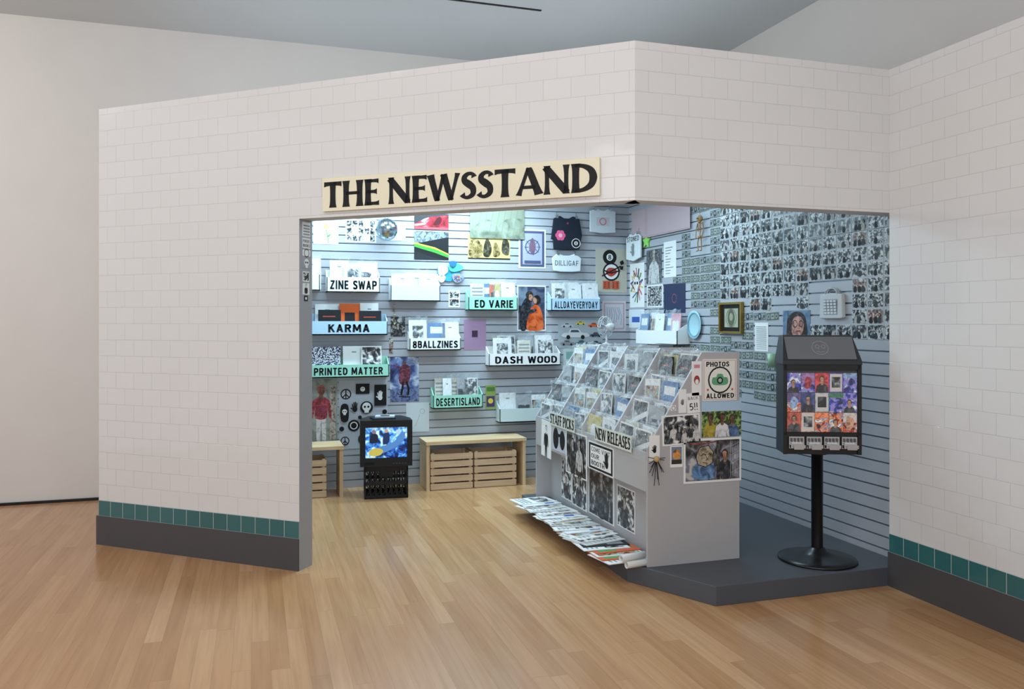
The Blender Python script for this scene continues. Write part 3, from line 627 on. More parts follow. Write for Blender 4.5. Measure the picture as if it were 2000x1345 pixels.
# jamb stickers
for (bx, nm, dr, base) in [((590.5, 606, 434, 462), 'sticker with tiny lines of writing', lambda d: [d.rect(.1, .1+.2*i, .9, .2+.2*i, GRY) for i in range(4)], PAPER),
    ((590.5, 606, 465, 485), 'white sticker with black capitals', lambda d: [d.text('PUNCHES', .06, .55, .94, .85, INK, .01), d.text('BOOKS', .06, .12, .94, .42, INK, .01)], PAPER),
    ((591, 606, 488, 500), 'small drawn sticker', lambda d: d.ring(.5, .5, .3, .06, INK), PAPER), ((591, 606, 503, 524), 'small drawn head sticker', lambda d: skull(d, .5, .55, .3), C('#9fa2a6')),
    ((591, 604, 530, 550), 'black and white sticker', lambda d: d.rect(.1, .1, .9, .9, BW2), PAPER), ((591, 604, 553, 575), 'black and white figure sticker', lambda d: d.person(.5, .1, .7, INK, PAPER, INK), PAPER),
    ((594, 601, 577, 588), 'tiny dark sticker', lambda d: d.circ(.5, .5, .25, PAPER), INK)]:
    card('sticker', nm+' on the grey jamb', 'sticker', JB, bx, base, dr, th=.001, group='stickers on the jamb')

# ------------------------------------------------------------ zines
ZW, ZH = .17, .25
ZV = []
def zmk(base, dr, lab):
    mb = MB(); mb.box(-ZW/2, ZW/2, -.003, .003, 0, ZH, base); d = D(mb, ZW, ZH, -.003)
    d.p = lambda x, y: ((x-.5)*ZW, d.y, y*ZH)
    if dr: dr(d)
    ZV.append((mb.mesh('zine'), lab))
zmk(PAPER, lambda d: d.rect(.2, .35, .8, .8, BW), 'white stapled zine with a square photo')
zmk(PAPER, lambda d: d.rect(.05, .04, .95, .96, BW), 'zine with a full monochrome cover photo')
zmk(C('#d9622a'), lambda d: d.rect(.25, .3, .75, .7, INK), 'orange booklet with a black block')
zmk(C('#15161a'), lambda d: d.rect(.2, .7, .75, .74, C('#b6483a')), 'black booklet with a thin red bar')
zmk(C('#d9d6c6'), lambda d: [d.rect(.1, .1+.14*i, .9, .15+.14*i, GRY) for i in range(6)], 'cream zine with grey stripes')
zmk(C('#5c84b4'), lambda d: d.rect(.15, .6, .85, .85, PAPER), 'blue booklet with a white panel')
zmk(C('#eef1f2'), lambda d: d.rect(.4, .78, .6, .82, GRY), 'plain white booklet')
zmk(C('#9da1a6'), lambda d: d.rect(.1, .1, .9, .62, DARKP), 'grey zine with a dark picture')
zmk(C('#c9bb74'), lambda d: d.circ(.5, .55, .28, PAPER), 'yellow booklet with a white disc')
zmk(C('#d99aa8'), lambda d: d.rect(.15, .2, .85, .75, PAPER), 'pink zine with a white panel')
zmk(PAPER, lambda d: d.rect(.06, .05, .94, .8, CLR), 'zine with a colourful cover')
zmk(DOT, None, 'navy booklet covered in white dots')
def diag(d):
    d.rect(.06, .04, .94, .96, DARKP); d.poly([(.06, .3), (.94, .6), (.94, .75), (.06, .45)], PAPER)
zmk(PAPER, diag, 'dark zine with a white diagonal band')
SLV = []
for sd in (5, 6, 7):
    random.seed(sd)
    mb = MB(); nx, nz = 6, 9; g = []
    for j in range(nz+1):
        for i in range(nx+1):
            fz = j/nz; g.append(((i/nx-.5)*(ZW+.018)+(random.uniform(-.004, .004) if fz > .8 else 0), -.006-random.random()*.008-(.014*random.random() if fz > .85 else 0), -.003+fz*(ZH+.035)+(random.uniform(-.01, .01) if j == nz else 0)))
    mb.add(g, [(j*(nx+1)+i, j*(nx+1)+i+1, (j+1)*(nx+1)+i+1, (j+1)*(nx+1)+i) for j in range(nz) for i in range(nx)], PLASTIC)
    SLV.append(mb.mesh('plastic_sleeve'))
def zine(M, x, y, z, vr, group, lean=.12, sw=1, sh=1, sleeve=True, yaw=0, roll=0):
    me, lab = ZV[vr]
    o = inst(me, 'zine', M @ Matrix.Translation((x, y, z)) @ Matrix.Rotation(yaw, 4, 'Z') @ Matrix.Rotation(-lean, 4, 'X') @ Matrix.Rotation(roll, 4, 'Y') @ Matrix.Diagonal((sw, 1, sh, 1)),
             lab+(' in clear sleeve' if sleeve else ' in wall pocket'), 'zine', group)
    if sleeve: inst(random.choice(SLV), 'plastic_sleeve', Matrix.Identity(4), 'clear crinkled plastic', None, None, o)
random.seed(17)
def pocket(pl, box, m, text, label, items=None, depth=.13, tm=None, n=3, layers=2, sleeve=True, tx=None, bold=.045):
    s, z, w, h = pl.rect(*box, depth)
    mb = MB(); D_ = depth
    mb.box(-w/2, w/2, -D_, -.0, 0, .01, m); mb.box(-w/2, w/2, -D_, -D_+.009, 0, h, m); mb.box(-w/2, w/2, -.009, 0, 0, h+.07, m)
    for x in (-w/2, w/2-.009): mb.prism([(-D_, 0), (-D_, h), (-.005, h+.07), (-.005, 0)], 'x', x, x+.009, m)
    M = pl.mat(s, z-h/2)
    o = mb.obj('wall_pocket', M, label, 'display shelf', bevel=.001)
    if text:
        mb = MB()
        if tx:
            t0 = pl.un(tx[0], (box[2]+box[3])/2, depth)[0]-s; t1 = pl.un(tx[1], (box[2]+box[3])/2, depth)[0]-s
        else: t0, t1 = -w/2+.06*w, w/2-.06*w
        put_text(mb, text_geo(text, bold, 1.3), t0, t1, h*.2, h*.78, -D_-.001, tm or C('#121a22'))
        mb.obj('lettering', None, 'dark painted capitals', parent=o)
    gname = 'zines standing in wall pockets'
    if items is None:
        for i in range(n):
            for l in range(layers):
                x = -w/2+w*(i+.5)/n+random.uniform(-.02, .02)
                x = max(-w/2+.09, min(w/2-.09, x))
                zine(M, x, -D_+.03+.03*l, .012, random.choice([0, 0, 6, 6, 4, 1, 5, 7, 6]), gname, lean=.1+.03*l, sh=random.uniform(.92, 1.06)*(h+.17)/.27, sleeve=sleeve, roll=random.uniform(-.03, .03))
    else:
        for (fx, vr, sw, sh, l) in items:
            zine(M, -w/2+w*fx, -D_+.028+.026*l, .012, vr, gname, lean=.1+.02*l, sw=sw, sh=sh, sleeve=sleeve)
    return M
pocket(BK, (560, 625, 535, 567), WHITE, None, 'white painted wall pocket beside the jamb', [(.75, 6, 1, 1.15, 1), (.3, 6, 1, 1.15, 1)])
pocket(BK, (638, 742, 541, 571), WHITE, 'ZINE SWAP', 'white wall pocket lettered with dark capitals', [(.25, 6, 1, 1.15, 1), (.5, 0, 1, 1.05, 0), (.78, 6, 1.1, 1.1, 1), (.75, 0, .9, .9, 0)])
pocket(BK, (763, 860, 557, 588), C('#d3dade', .45), None, 'plain white wall pocket full of white sheets', [(.25, 6, 1.2, 1.0, 0), (.55, 6, 1.2, 1.05, 1), (.78, 6, 1.1, 1.0, 0)])
pocket(BK, (590, 757, 627, 654), SKY, 'KARMA', 'long pale blue wall pocket with dark capitals', [(.32, 3, 1.2, .88, 0), (.3, 6, 1.3, 1.1, 2), (.56, 2, 1.1, 1.12, 1), (.8, 6, 1.0, 1.15, 2), (.8, 3, 1.2, .85, 0)], sleeve=False, tx=(641, 722))
pocket(BK, (590, 760, 712, 737), MINT, 'PRINTED MATTER', 'long mint green wall pocket with dark capitals', [(.28, 11, 1.5, 1.08, 1), (.6, 6, 1.2, 1.1, 1), (.8, 1, 1.1, 1.1, 0)], sleeve=False, tx=(613, 748))
pocket(BK, (800, 900, 660, 684), WHITE, '8BALLZINES', 'white wall pocket with rounded dark capitals')
pocket(BK, (915, 1011, 580, 606), MINT, 'ED VARIE', 'mint green wall pocket with dark capitals', [(.2, 4, .8, 1.0, 0), (.4, 5, .9, 1.0, 1), (.6, 8, .5, 1.0, 0), (.65, 6, 1, 1.1, 2), (.82, 6, .9, 1.05, 0), (.5, 2, .3, .95, 0)], tx=(927, 1002))
pocket(BK, (1077, 1173, 583, 607), SKY, 'ALLDAYEVERYDAY', 'pale blue wall pocket with narrow capitals', bold=.025)
pocket(BK, (955, 1095, 690, 714), WHITE, 'DASH WOOD', 'wide white wall pocket with dark capitals', [(.2, 0, 1.1, 1.05, 0), (.28, 1, 1.1, 1.15, 2), (.5, 4, .8, .95, 0), (.55, 7, 1, 1.15, 1), (.78, 0, 1.1, 1.15, 1), (.8, 1, 1, 1.0, 0)], tx=(967, 1088))
pocket(BK, (846, 943, 771, 797), MINT, 'DESERTISLAND', 'mint green wall pocket with condensed capitals', [(.15, 4, .5, 1.1, 1), (.3, 6, .5, 1.1, 0), (.45, 4, .5, 1.1, 1), (.6, 7, .6, 1.1, 0), (.78, 1, .8, 1.1, 0)], bold=.035)
pocket(BK, (976, 1074, 797, 824), C('#c6d6d8', .45), None, 'plain pale green wall pocket near the bench', [(.2, 6, 1, 1.1, 1), (.5, 7, .9, 1.0, 0), (.8, 10, .9, 1.0, 0)])
pocket(RS, (1242, 1322, 645, 672), WHITE, None, 'white wall pocket of comics on the side wall', [(.12, 5, 1, 1.1, 0), (.3, 10, 1, 1.15, 1), (.5, 6, 1, 1.1, 0), (.7, 5, 1, 1.1, 1), (.88, 9, 1, 1.1, 0)])

# ------------------------------------------------------------ news rack
RM = RF.mat(0, .108)
L = RB1-RB0; PROF = [(0, 0), (0, .67), (.376, 1.252), (.622, 1.252), (.622, 0)]
PROFN = [(0, 0), (0, .70), (.362, 1.258), (.622, 1.258), (.622, 0)]
rk = thing('display_rack', RM, 'grey painted stepped zine rack with four divided columns on the platform', 'display rack')
mb = MB(); mb.prism(PROFN, 'x', L-.018, L, RACKG); mb.obj('side_panel', parent=rk, bevel=.002)
mb = MB(); mb.prism(PROF, 'x', 0, .018, RACKG); mb.obj('side_panel', parent=rk, bevel=.002)
DX = [0, .5, .99, 1.48, L]
DIVC = paint('divider_grey', '#babcc1', .5)
for x in DX[1:-1]:
    mb = MB(); mb.prism([(-.002, .6), (-.002, .71), (.352, 1.27), (.6, 1.27), (.6, .45), (.1, .45)], 'x', x-.009, x+.009, DIVC); mb.obj('divider', parent=rk, bevel=.001)
mb = MB(); mb.box(.018, L-.018, .0, .015, .44, .67, RACKG); mb.obj('apron', parent=rk)
mb = MB(); mb.box(.018, L-.018, .12, .135, 0, .44, RACKG); mb.box(.018, L-.018, .015, .12, .44, .452, RACKG); mb.obj('kick_panel', parent=rk)
mb = MB(); mb.box(.018, L-.018, .604, .622, 0, 1.252, RACKG); mb.obj('back_panel', parent=rk)
for k in range(4):
    y = .094*k; z = .67+.1455*k
    mb = MB(); mb.box(.018, L-.018, y+.015, y+.094, z-.11, z-.1, RACKG)
    if k: mb.box(.018, L-.018, y, y+.008, z-.11, z-.005, DIVC)
    mb.obj('shelf', parent=rk)
mb = MB(); mb.box(.018, L-.018, .39, .604, 1.235, 1.25, RACKG); mb.obj('top_board', parent=rk)
random.seed(21)
for c in range(4):
    for k in range(4):
        for h_ in range(2):
            for l in range(2):
                x = DX[c]+.018+(DX[c+1]-DX[c]-.036)*(h_+.5)/2+random.uniform(-.01, .01)
                vr = random.choice([0, 1, 1, 12, 5, 4, 7, 10, 0, 8, 3, 7, 1, 12, 1, 7])
                zine(RM, x, .094*k+.026+.022*l, .67+.1455*k-.098, vr, 'sleeved zines in the rack', lean=.07+.05*l+random.uniform(0, .03), sw=random.uniform(1.08, 1.22), sh=random.uniform(.82, .92)+.07*l, roll=random.uniform(-.06, .06), yaw=random.uniform(-.05, .05))
for c in (0, 1, 2, 3):
    mb = MB(); mb.box(DX[c]+.012, DX[c+1]-.012, -.008, -.005, .62, .75, ACRYL); mb.obj('acrylic_lip', parent=rk)
def strip(x0, x1, z0, z1, t, lab):
    mb = MB(); w = x1-x0; h = z1-z0; mb.box(-w/2, w/2, -.003, 0, -h/2, h/2, C('#cfd4ca'))
    o = mb.obj('shelf_sign', RM @ Matrix.Translation(((x0+x1)/2, -.0095, (z0+z1)/2)), lab, 'sign')
    mb = MB(); put_text(mb, flare_geo(t), -w/2+.012, w/2-.012, -h/2+.012, h/2-.012, -.0038, INK); mb.obj('lettering', None, 'black condensed flared capitals', parent=o)
strip(.36, .88, .645, .745, 'STAFF PICKS', 'pale strip sign with black capitals on rack lip')
strip(1.24, 1.8, .645, .745, 'NEW RELEASES', 'pale strip sign with black capitals on rack lip')
def d_visor(d): d.person(.5, .3, .6, INK, PAPER, INK, INK)
card('poster', 'white leaflet with a black standing figure', 'poster', RF, (1058, 1077, 822, 892), PAPER, d_visor, rot=2)
def d_glass(d): d.circ(.28, .5, .2, INK, 1.4); d.circ(.75, .5, .18, INK, 1.4); d.line([(.3, .65), (.75, .65)], .08, INK)
card('poster', 'white leaflet with large black sunglasses', 'poster', RF, (1079, 1106, 833, 882), C('#b9bfca'), d_glass)
card('poster', 'black and white photo of standing friends', 'poster', RF, (1106, 1147, 845, 930), PAPER, lambda d: [d.rect(.04, .03, .96, .97, DARKP), d.person(.35, .15, .45, DKC, SKG, HB, DKC), d.person(.68, .17, .45, shade('#b9b9b7', .3), SKG, HB, DKC)])
def d_come(d):
    d.rect(.03, .04, .97, .96, INK); d.rect(.09, .12, .91, .88, PAPER)
    d.text('COME VISIT', .13, .66, .87, .83, INK, .0); d.text('OUR', .13, .42, .45, .59, INK, .005); d.text('BOOTH', .13, .17, .66, .35, INK, .005)
    hand(d, .75, .38, .22, INK)
card('poster', 'hand lettered invitation card with thick black border', 'poster', RF, (1150, 1199, 868, 923), PAPER, d_come)
for bx in [(1097, 1117, 893, 975), (1118, 1147, 902, 992), (1150, 1200, 922, 1014), (1206, 1241, 952, 1034)]:
    card('poster', 'dark black and white photo print under the rack apron', 'poster', RC, bx, PAPER, lambda d: [d.rect(.04, .03, .96, .97, random.choice([DARKP, BW])), d.person(.4+random.random()*.2, .05, .6, DKC, SKG, HB)], group='photos under the rack apron')
def d_photos(d):
    d.rect(.02, .02, .98, .98, C('#cbb4b6')); d.rect(.05, .04, .95, .96, C('#e2e1da'))
    d.text('PHOTOS', .1, .82, .78, .94, INK, .045); d.text('ALLOWED', .1, .06, .92, .18, INK, .045)
    d.circ(.5, .5, .35, INK, 1); d.circ(.5, .5, .31, C('#e2e1da'), 1); d.soft([(.3, .39), (.7, .39), (.72, .55), (.61, .57), (.57, .64), (.43, .64), (.39, .57), (.28, .55)], C('#5f9f76')); d.circ(.5, .49, .09, INK); d.circ(.5, .49, .055, C('#9fb8a8')); d.circ(.14, .27, .03, C('#cf5b52')); d.circ(.86, .27, .03, C('#cf5b52'))
card('poster', 'hand drawn sign with a green camera in circle', 'poster', RE, (1372, 1438, 701, 782), PAPER, d_photos)
card('poster', 'white card with a small red haired face drawing', 'poster', RE, (1351, 1370, 705, 772), PAPER, lambda d: [d.circ(.5, .45, .3, C('#a03a3a'), 1.4), d.circ(.5, .4, .18, PAPER, 1.3), d.rect(.2, .8, .8, .9, C('#d0869a'))])
card('poster', 'small white card with hand drawn hand symbol', 'poster', RE, (1325, 1340, 760, 806), PAPER, lambda d: hand(d, .5, .4, .6, C('#6f7276')))
card('poster', 'small handwritten price card', 'poster', RE, (1341, 1366, 767, 806), PAPER, lambda d: [d.text('BACK', .1, .66, .9, .82, C('#6a6c70'), 0), d.text('5!!', .2, .14, .8, .5, INK, .0)], rot=-4)
card('sticker', 'tiny round face sticker on rack end', 'sticker', RE, (1310, 1320, 791, 802), PAPER, lambda d: d.ring(.5, .5, .35, .08, INK))
def d_grp(d):
    d.rect(.04, .05, .96, .95, BW)
    for i in range(6): d.person(.14+.145*i, .08+.08*((i*5) % 3), .27, [DKC, shade('#c6c6c4', .2)][i % 2], SKG, HB, turn=.02*(-1)**i)
card('photo_print', 'black and white print of a group of people', 'photo', RE, (1293, 1367, 809, 868), PAPER, d_grp, rot=-2)
def d_col(d):
    d.rect(0, 0, 1, .72, GREENF); d.person(.22, -.12, .5, shade('#a8982e', .3), SK2, HB); d.person(.76, -.16, .5, shade('#3d5f8c', .4), SK2, HB); d.person(.5, -.12, .5, shade('#d8d8dc', .15), SK2, HB)
card('photo_print', 'colour photo of three people before green trees', 'photo', RE, (1370, 1447, 783, 852), C('#a9c4dd'), d_col)
card('photo_print', 'small photo print of orange sky and trees', 'photo', RE, (1309, 1333, 870, 912), PAPER, lambda d: [d.rect(.08, .15, .92, .95, C('#6e7f9a')), d.soft([(.25, .4), (.75, .4), (.8, .7), (.5, .85), (.2, .7)], shade('#c8863a', .5)), d.rect(.08, .15, .92, .35, C('#3a3028'))])
def d_graf(d):
    d.rect(.03, .05, .97, .95, STREET); d.soft([(.18, .1), (.5, .08), (.54, .3), (.46, .5), (.3, .52), (.16, .35)], shade('#5f87b4', .4, 20)); d.soft([(.24, .42), (.36, .36), (.48, .44), (.5, .68), (.42, .82), (.28, .78), (.22, .6)], shade('#a89c84', .45, 26))
    d.line([(.24, .42), (.2, .62), (.28, .8), (.42, .84), (.51, .68), (.49, .44), (.37, .35), (.24, .42)], .012, INK); d.line([(.3, .62), (.34, .66), (.38, .62)], .01, INK); d.line([(.41, .63), (.44, .66), (.47, .62)], .01, INK); d.line([(.38, .6), (.4, .52), (.37, .5)], .008, INK); d.line([(.32, .46), (.4, .44)], .012, C('#7a2c2c'))
    d.line([(.1, .9), (.3, .88), (.55, .92)], .02, shade('#8a3a34')); d.rect(.56, .06, .62, .94, shade('#3a3638'))
    d.person(.71, .08, .36, DKC, SK, HB, turn=-.03)
    for i in range(6): d.line([(.8+.03*i, .1), (.8+.03*i, .92)], .005, LG)
    for i in range(4): d.line([(.8, .2+.2*i), (.96, .3+.2*i)], .004, LG)
card('photo_print', 'colour photo of painted mural with person beside', 'photo', RE, (1335, 1447, 855, 941), PAPER, d_graf, rot=0)
card('sticker', 'small white peace hand card at rack corner', 'sticker', RE, (1268, 1288, 850, 900), PAPER, lambda d: hand(d, .5, .4, .6, INK))
mb = MB()
for i in range(14):
    a = math.pi*(1.05+.9*i/13); mb.tube([(0, 0, .0), (.055*math.cos(a), -.006*(i % 2), .03-.15*abs(math.sin(a))*(.7+.3*(i % 3)))], .0022, BLACK, 5)
mb.sphere((0, -.004, .0), .018, C('#b99a68'))
s_, z_ = RE.un(1279, 895); mb.obj('hanging_ornament', RE.mat(s_, z_, .02), 'small black spiky fringe ornament hanging on the rack', 'ornament')

# newspapers
random.seed(3)
NP = []
for base, dr, lab in [(PAPER, lambda d: [d.rect(.08, .5, .9, .9, BW), d.rect(.08, .1, .9, .14, GRY), d.rect(.08, .2, .9, .24, GRY), d.rect(.08, .3, .9, .34, GRY)], 'white newspaper with a front page photo'),
    (C('#d5d6d2'), lambda d: d.rect(.05, .05, .95, .95, BW), 'folded paper with full page monochrome picture'),
    (PAPER, lambda d: d.rect(.05, .05, .95, .95, CLR), 'folded paper with colourful printed cover'),
    (C('#dfe4e8'), lambda d: d.rect(.1, .6, .9, .85, BLU), 'pale paper with a blue block'),
    (C('#c7c9c8'), lambda d: [d.rect(.1, .1+.1*i, .9, .13+.1*i, GRY) for i in range(8)], 'grey newsprint with columns of text'),
    (C('#c9623a'), lambda d: [d.rect(.1, .1, .9, .5, GRN), d.rect(.3, .6, .7, .9, C('#2c6a5a'))], 'orange and green paper'),
    (C('#1e2126'), lambda d: d.rect(.1, .55, .9, .9, C('#7d8084')), 'dark printed broadsheet')]:
    mb = MB(); mb.box(-.15, .15, -.005, 0, -.15, .15, base); dr(D(mb, .30, .30, -.005)); NP.append((mb.mesh('newspaper'), lab))
N = 24
for i in range(N):
    x = .19+(1.61)*(i/(N-1)); me, lab = NP[[0, 3, 1, 0, 4, 0, 1, 3, 0, 2, 1, 4, 0, 3, 2, 0, 1, 4, 6, 0, 5, 2, 5, 0][i]]
    M = RM @ Matrix.Translation((x, -.065+random.uniform(-.035, .01), .017)) @ Matrix.Rotation(random.uniform(-.2, .2), 4, 'Z') @ Matrix.Rotation(-.075, 4, 'Y') @ Matrix.Rotation(.02, 4, 'X') @ Matrix.Rotation(-math.pi/2, 4, 'X')
    inst(me, 'newspaper', M, lab+' fanned on ledge', 'newspaper', 'newspapers fanned beside the rack')
for i, (x, y, a) in enumerate([(1.965, -.04, .12), (1.94, -.07, .25)]):
    mb = MB(); mb.lathe([(.02, -.09), (.02, .09), (.017, .09), (.017, -.09), (.02, -.09)], (0, 0, 0), PAPER, 20, 'y'); mb.lathe([(.011, -.088), (.011, .088)], (0, 0, .003), PAPER, 16, 'y')
    mb.obj('rolled_poster', RM @ Matrix.Translation((x, y, .022+.034*i)) @ Matrix.Rotation(a, 4, 'Z'), 'white rolled poster lying on the platform edge', 'poster roll', group='rolled posters on the platform')

# ------------------------------------------------------------ sticker vending machine
vp = rt(1.852, 4.91)
vm = thing('vending_machine', Matrix.Translation((vp.x, vp.y, .108)) @ Matrix.Rotation(TW+math.radians(-4), 4, 'Z'), 'black pedestal card vending machine with four coin mechanisms', 'vending machine')
mb = MB(); mb.lathe([(0, 0), (.225, 0), (.23, .006), (.226, .014), (.18, .022), (.11, .036), (.055, .055), (.045, .075), (0, .075)], (0, 0, 0), MACH, 48); mb.obj('base', parent=vm)
mb = MB(); mb.lathe([(.034, .03), (.034, .64), (.06, .642), (.06, .652), (0, .652)], (0, 0, 0), MACH, 28); mb.obj('pole', parent=vm)
W = .222
mb = MB(); mb.box(-W, W, -.09, .09, .652, 1.185, MACH)
mb.box(-W-.006, -W+.016, -.102, -.09, .652, 1.185, MACH); mb.box(W-.016, W+.006, -.102, -.09, .652, 1.185, MACH); mb.box(-W, W, -.102, -.09, 1.155, 1.185, MACH); mb.box(-W, W, -.102, -.09, .768, .782, MACH)
mb.obj('cabinet', parent=vm, bevel=.005)
HG = C('#34373b', .3)
mb = MB(); vs = [(-W-.01, -.105, 1.185), (W+.01, -.105, 1.185), (W+.01, .09, 1.185), (-W-.01, .09, 1.185), (-W-.01, -.105, 1.205), (W+.01, -.105, 1.205), (W-.016, -.0, 1.36), (-W+.016, -.0, 1.36), (W-.016, .09, 1.36), (-W+.016, .09, 1.36), (W+.01, .09, 1.205), (-W-.01, .09, 1.205)]
mb.add(vs, [(0, 1, 5, 4), (4, 5, 6, 7), (7, 6, 8, 9), (0, 3, 2, 1), (2, 3, 11, 9, 8, 10), (1, 2, 10, 8, 6, 5), (3, 0, 4, 7, 9, 11)], HG); mb.obj('header', parent=vm, bevel=.004)
hm = Matrix.Translation((0, -.0545, 1.284)) @ Matrix.Rotation(-math.atan2(.105, .155), 4, 'X')
mb = MB(); mb.box(-W+.022, W-.022, -.003, 0, -.08, .08, C('#6f7278', .18)); d = D(mb, 2*W-.05, .16, -.003); EM = C('#9b9ea4', .25); d.ring(.5, .5, .12, .007, EM); d.ring(.46, .55, .03, .006, EM); d.ring(.55, .55, .03, .006, EM); d.line([(.44, .34), (.5, .3), (.56, .34)], .007, EM)
mb.obj('header_panel', hm, 'smoky grey panel with faint drawing', parent=vm)
cols = [['#b8503c', '#a0323c', '#d9a890', '#c8c2ba', '#e8824c'], ['#9fb0c0', '#5a4a7c', '#3f7a5c', '#3c4a80', '#c89070'], ['#8aa4cc', '#d04044', '#5a70b8', '#7060c0', '#9a70a8']]
random.seed(9)
SKV = shade('#c89878', .3)
for r in range(3):
    for c in range(5):
        bc = cols[r][(c*2+r) % 5]; V_ = VIVB if r == 2 or (r == 1 and c > 2) else VIVW
        mb = MB(); mb.box(-.0395, .0395, -.003, 0, -.0575, .0575, shade(bc, .3, 40, .2))  # card colour also emits, an added glow
        d = D(mb, .079, .115, -.003); k = (r*7+c*3) % 5
        if k == 0: d.person(.5, -.25, 1.3, DKC, SKV, HB)
        elif k == 1: d.rect(.0, .0, 1, .75, V_)
        elif k == 2: d.rect(.0, .0, 1, .5, V_); d.soft([(.2, .3), (.6, .2), (.8, .6), (.4, .8)], shade(cols[(r+1) % 3][c], .4, 40, .2))
        elif k == 3: d.rect(.06, .05, .94, .95, C('#dcd8d2')); d.rect(.18, .25, .82, .8, DARKP)
        else: d.rect(.0, .0, 1, 1, V_); d.person(.45, -.35, 1.2, DKC, SKV, HB)
        mb.obj('display_card', Matrix.Translation((-.163+c*.0815, -.091, .843+r*.118)), 'small colourful sample card', parent=vm)
mb = MB(); mb.box(-W+.018, W-.018, -.099, -.097, .785, 1.15, ACRYL); mb.obj('window', parent=vm)
for c in range(4):
    x = -.153+c*.102
    mb = MB(); mb.box(x-.044, x+.044, -.115, -.09, .69, .76, CHROME); mb.box(x-.042, x+.042, -.15, -.115, .695, .715, CHROME)
    for k in range(4): mb.box(x-.036+k*.02, x-.026+k*.02, -.125, -.115, .73, .752, C('#6c6e72', .3, 1.0))
    mb.box(x-.03, x+.03, -.1165, -.115, .717, .728, C('#dcdcd8'))
    mb.box(x-.028, x+.028, -.165, -.15, .69, .72, CHROME); mb.lathe([(0, -.005), (.009, -.005), (.009, .005), (0, .005)], (x+.034, -.12, .705), CHROME, 14, 'y')
    mb.obj('coin_mechanism', None, 'chrome coin slide', parent=vm, bevel=.0015)

# ------------------------------------------------------------ benches, crates, television
def bench(a0, a1, b0, b1, h, lab):
    o = thing('bench', fr(a0, b0), lab, 'bench'); w = a1-a0; dp = b1-b0
    mb = MB(); mb.box(0, w, 0, dp, h-.03, h, PINE); mb.obj('bench_top', parent=o, bevel=.002)
    for x in (.005, w-.035):
        mb = MB(); mb.box(x, x+.03, .01, dp-.01, 0, h-.03, PINEV); mb.obj('side_panel', parent=o, bevel=.002)
bench(-2.07, -1.105, 3.41, 3.76, .45, 'low pine plank bench with two crates beneath')
bench(-3.9, -2.81, 3.41, 3.76, .45, 'low pine plank bench beside the television')
def wcrate(a, b, w=.4, dp=.3, h=.34, rot=0):
    mb = MB(); n = 5; sh = h/n-.014
    for k in range(n):
        z = .006+k*(h/n)
        mb.box(0, w, 0, .01, z, z+sh, CRATEW); mb.box(0, w, dp-.01, dp, z, z+sh, CRATEW); mb.box(0, .01, .01, dp-.01, z, z+sh, CRATEW); mb.box(w-.01, w, .01, dp-.01, z, z+sh, CRATEW)
    for x in (.01, w-.035):
        for y in (.01, dp-.035): mb.box(x, x+.025, y, y+.025, 0, h, CRATEW)
    for k in range(5): mb.box(.01, w-.01, .012+k*.058, .055+k*.058, .0, .008, CRATEW)
    mb.obj('wooden_crate', fr(a, b, 0, rot), 'slatted pale pine crate under the bench', 'crate', group='pine crates under benches', bevel=.001)
wcrate(-2.025, 3.43, .4); wcrate(-1.61, 3.43, .41); wcrate(-3.36, 3.43, .4)
T0 = fr(-2.65, 3.25, 0, math.radians(-6))
mb = MB(); w, dp, h = .38, .33, .29; BK_ = C('#0d0e11', .4)
for z0, z1 in ((0, .03), (.12, .15), (h-.05, h)):
    mb.box(0, w, 0, .012, z0, z1, BK_); mb.box(0, w, dp-.012, dp, z0, z1, BK_); mb.box(0, .012, 0, dp, z0, z1, BK_); mb.box(w-.012, w, 0, dp, z0, z1, BK_)
for i in range(9):
    x = i*(w-.014)/8
    mb.box(x, x+.014, 0.001, .011, 0, h, BK_); mb.box(x, x+.014, dp-.011, dp-.001, 0, h, BK_)
for i in range(8):
    y = i*(dp-.014)/7; mb.box(.001, .011, y, y+.014, 0, h, BK_); mb.box(w-.011, w-.001, y, y+.014, 0, h, BK_)
for i in range(7): mb.box(0, w, i*.052, i*.052+.018, 0, .008, BK_)
for k in range(10):
    x = -.02+k*.045
    for sg in (1, -1):
        for z0 in (.03, .15):
            p, q = (x, z0), (x+sg*.05, z0+.09)
            if 0 < q[0] < w and 0 < p[0] < w: mb.prism([(p[0]-.005, p[1]), (p[0]+.005, p[1]), (q[0]+.005, q[1]), (q[0]-.005, q[1])], 'y', .001, .01, BK_)
mb.box(.13, .25, -.002, .012, h-.1, h-.05, BK_)
mb.obj('milk_crate', T0, 'black plastic lattice crate under the television', 'crate', bevel=.001)
tv = thing('television', fr(-2.69, 3.225, .29, math.radians(-6)), 'black boxy tube television glowing blue on crate', 'television')
TVM = C('#15161a', .35); w, h = .45, .4
mb = MB()
mb.prism([(0, 0), (w, 0), (w, .16), (w-.07, .36), (.07, .36), (0, .16)], 'z', .0, h, TVM)
mb.obj('housing', parent=tv, bevel=.008)
mb = MB(); mb.box(0, w, -.02, 0, h-.06, h, TVM); mb.box(0, w, -.02, 0, 0, .075, TVM); mb.box(0, .045, -.02, 0, .075, h-.06, TVM); mb.box(w-.045, w, -.02, 0, .075, h-.06, TVM)
for k in range(5): mb.box(.28+k*.026, .296+k*.026, -.024, -.02, .02, .03, C('#3a3c42'))
mb.box(.03, .13, -.022, -.02, .015, .045, C('#25272c'))
for k in range(5): mb.box(.035, .125, -.0235, -.022, .018+k*.005, .0205+k*.005, C('#08080a'))
mb.obj('bezel', parent=tv, bevel=.004)
SCR = pic('screen', [(.38, '#0b1f52'), (.46, '#1f5fc0'), (.53, '#5aa8e0'), (.6, '#c9e9fa')], 16, emit=.8, rough=.15, detail=8)
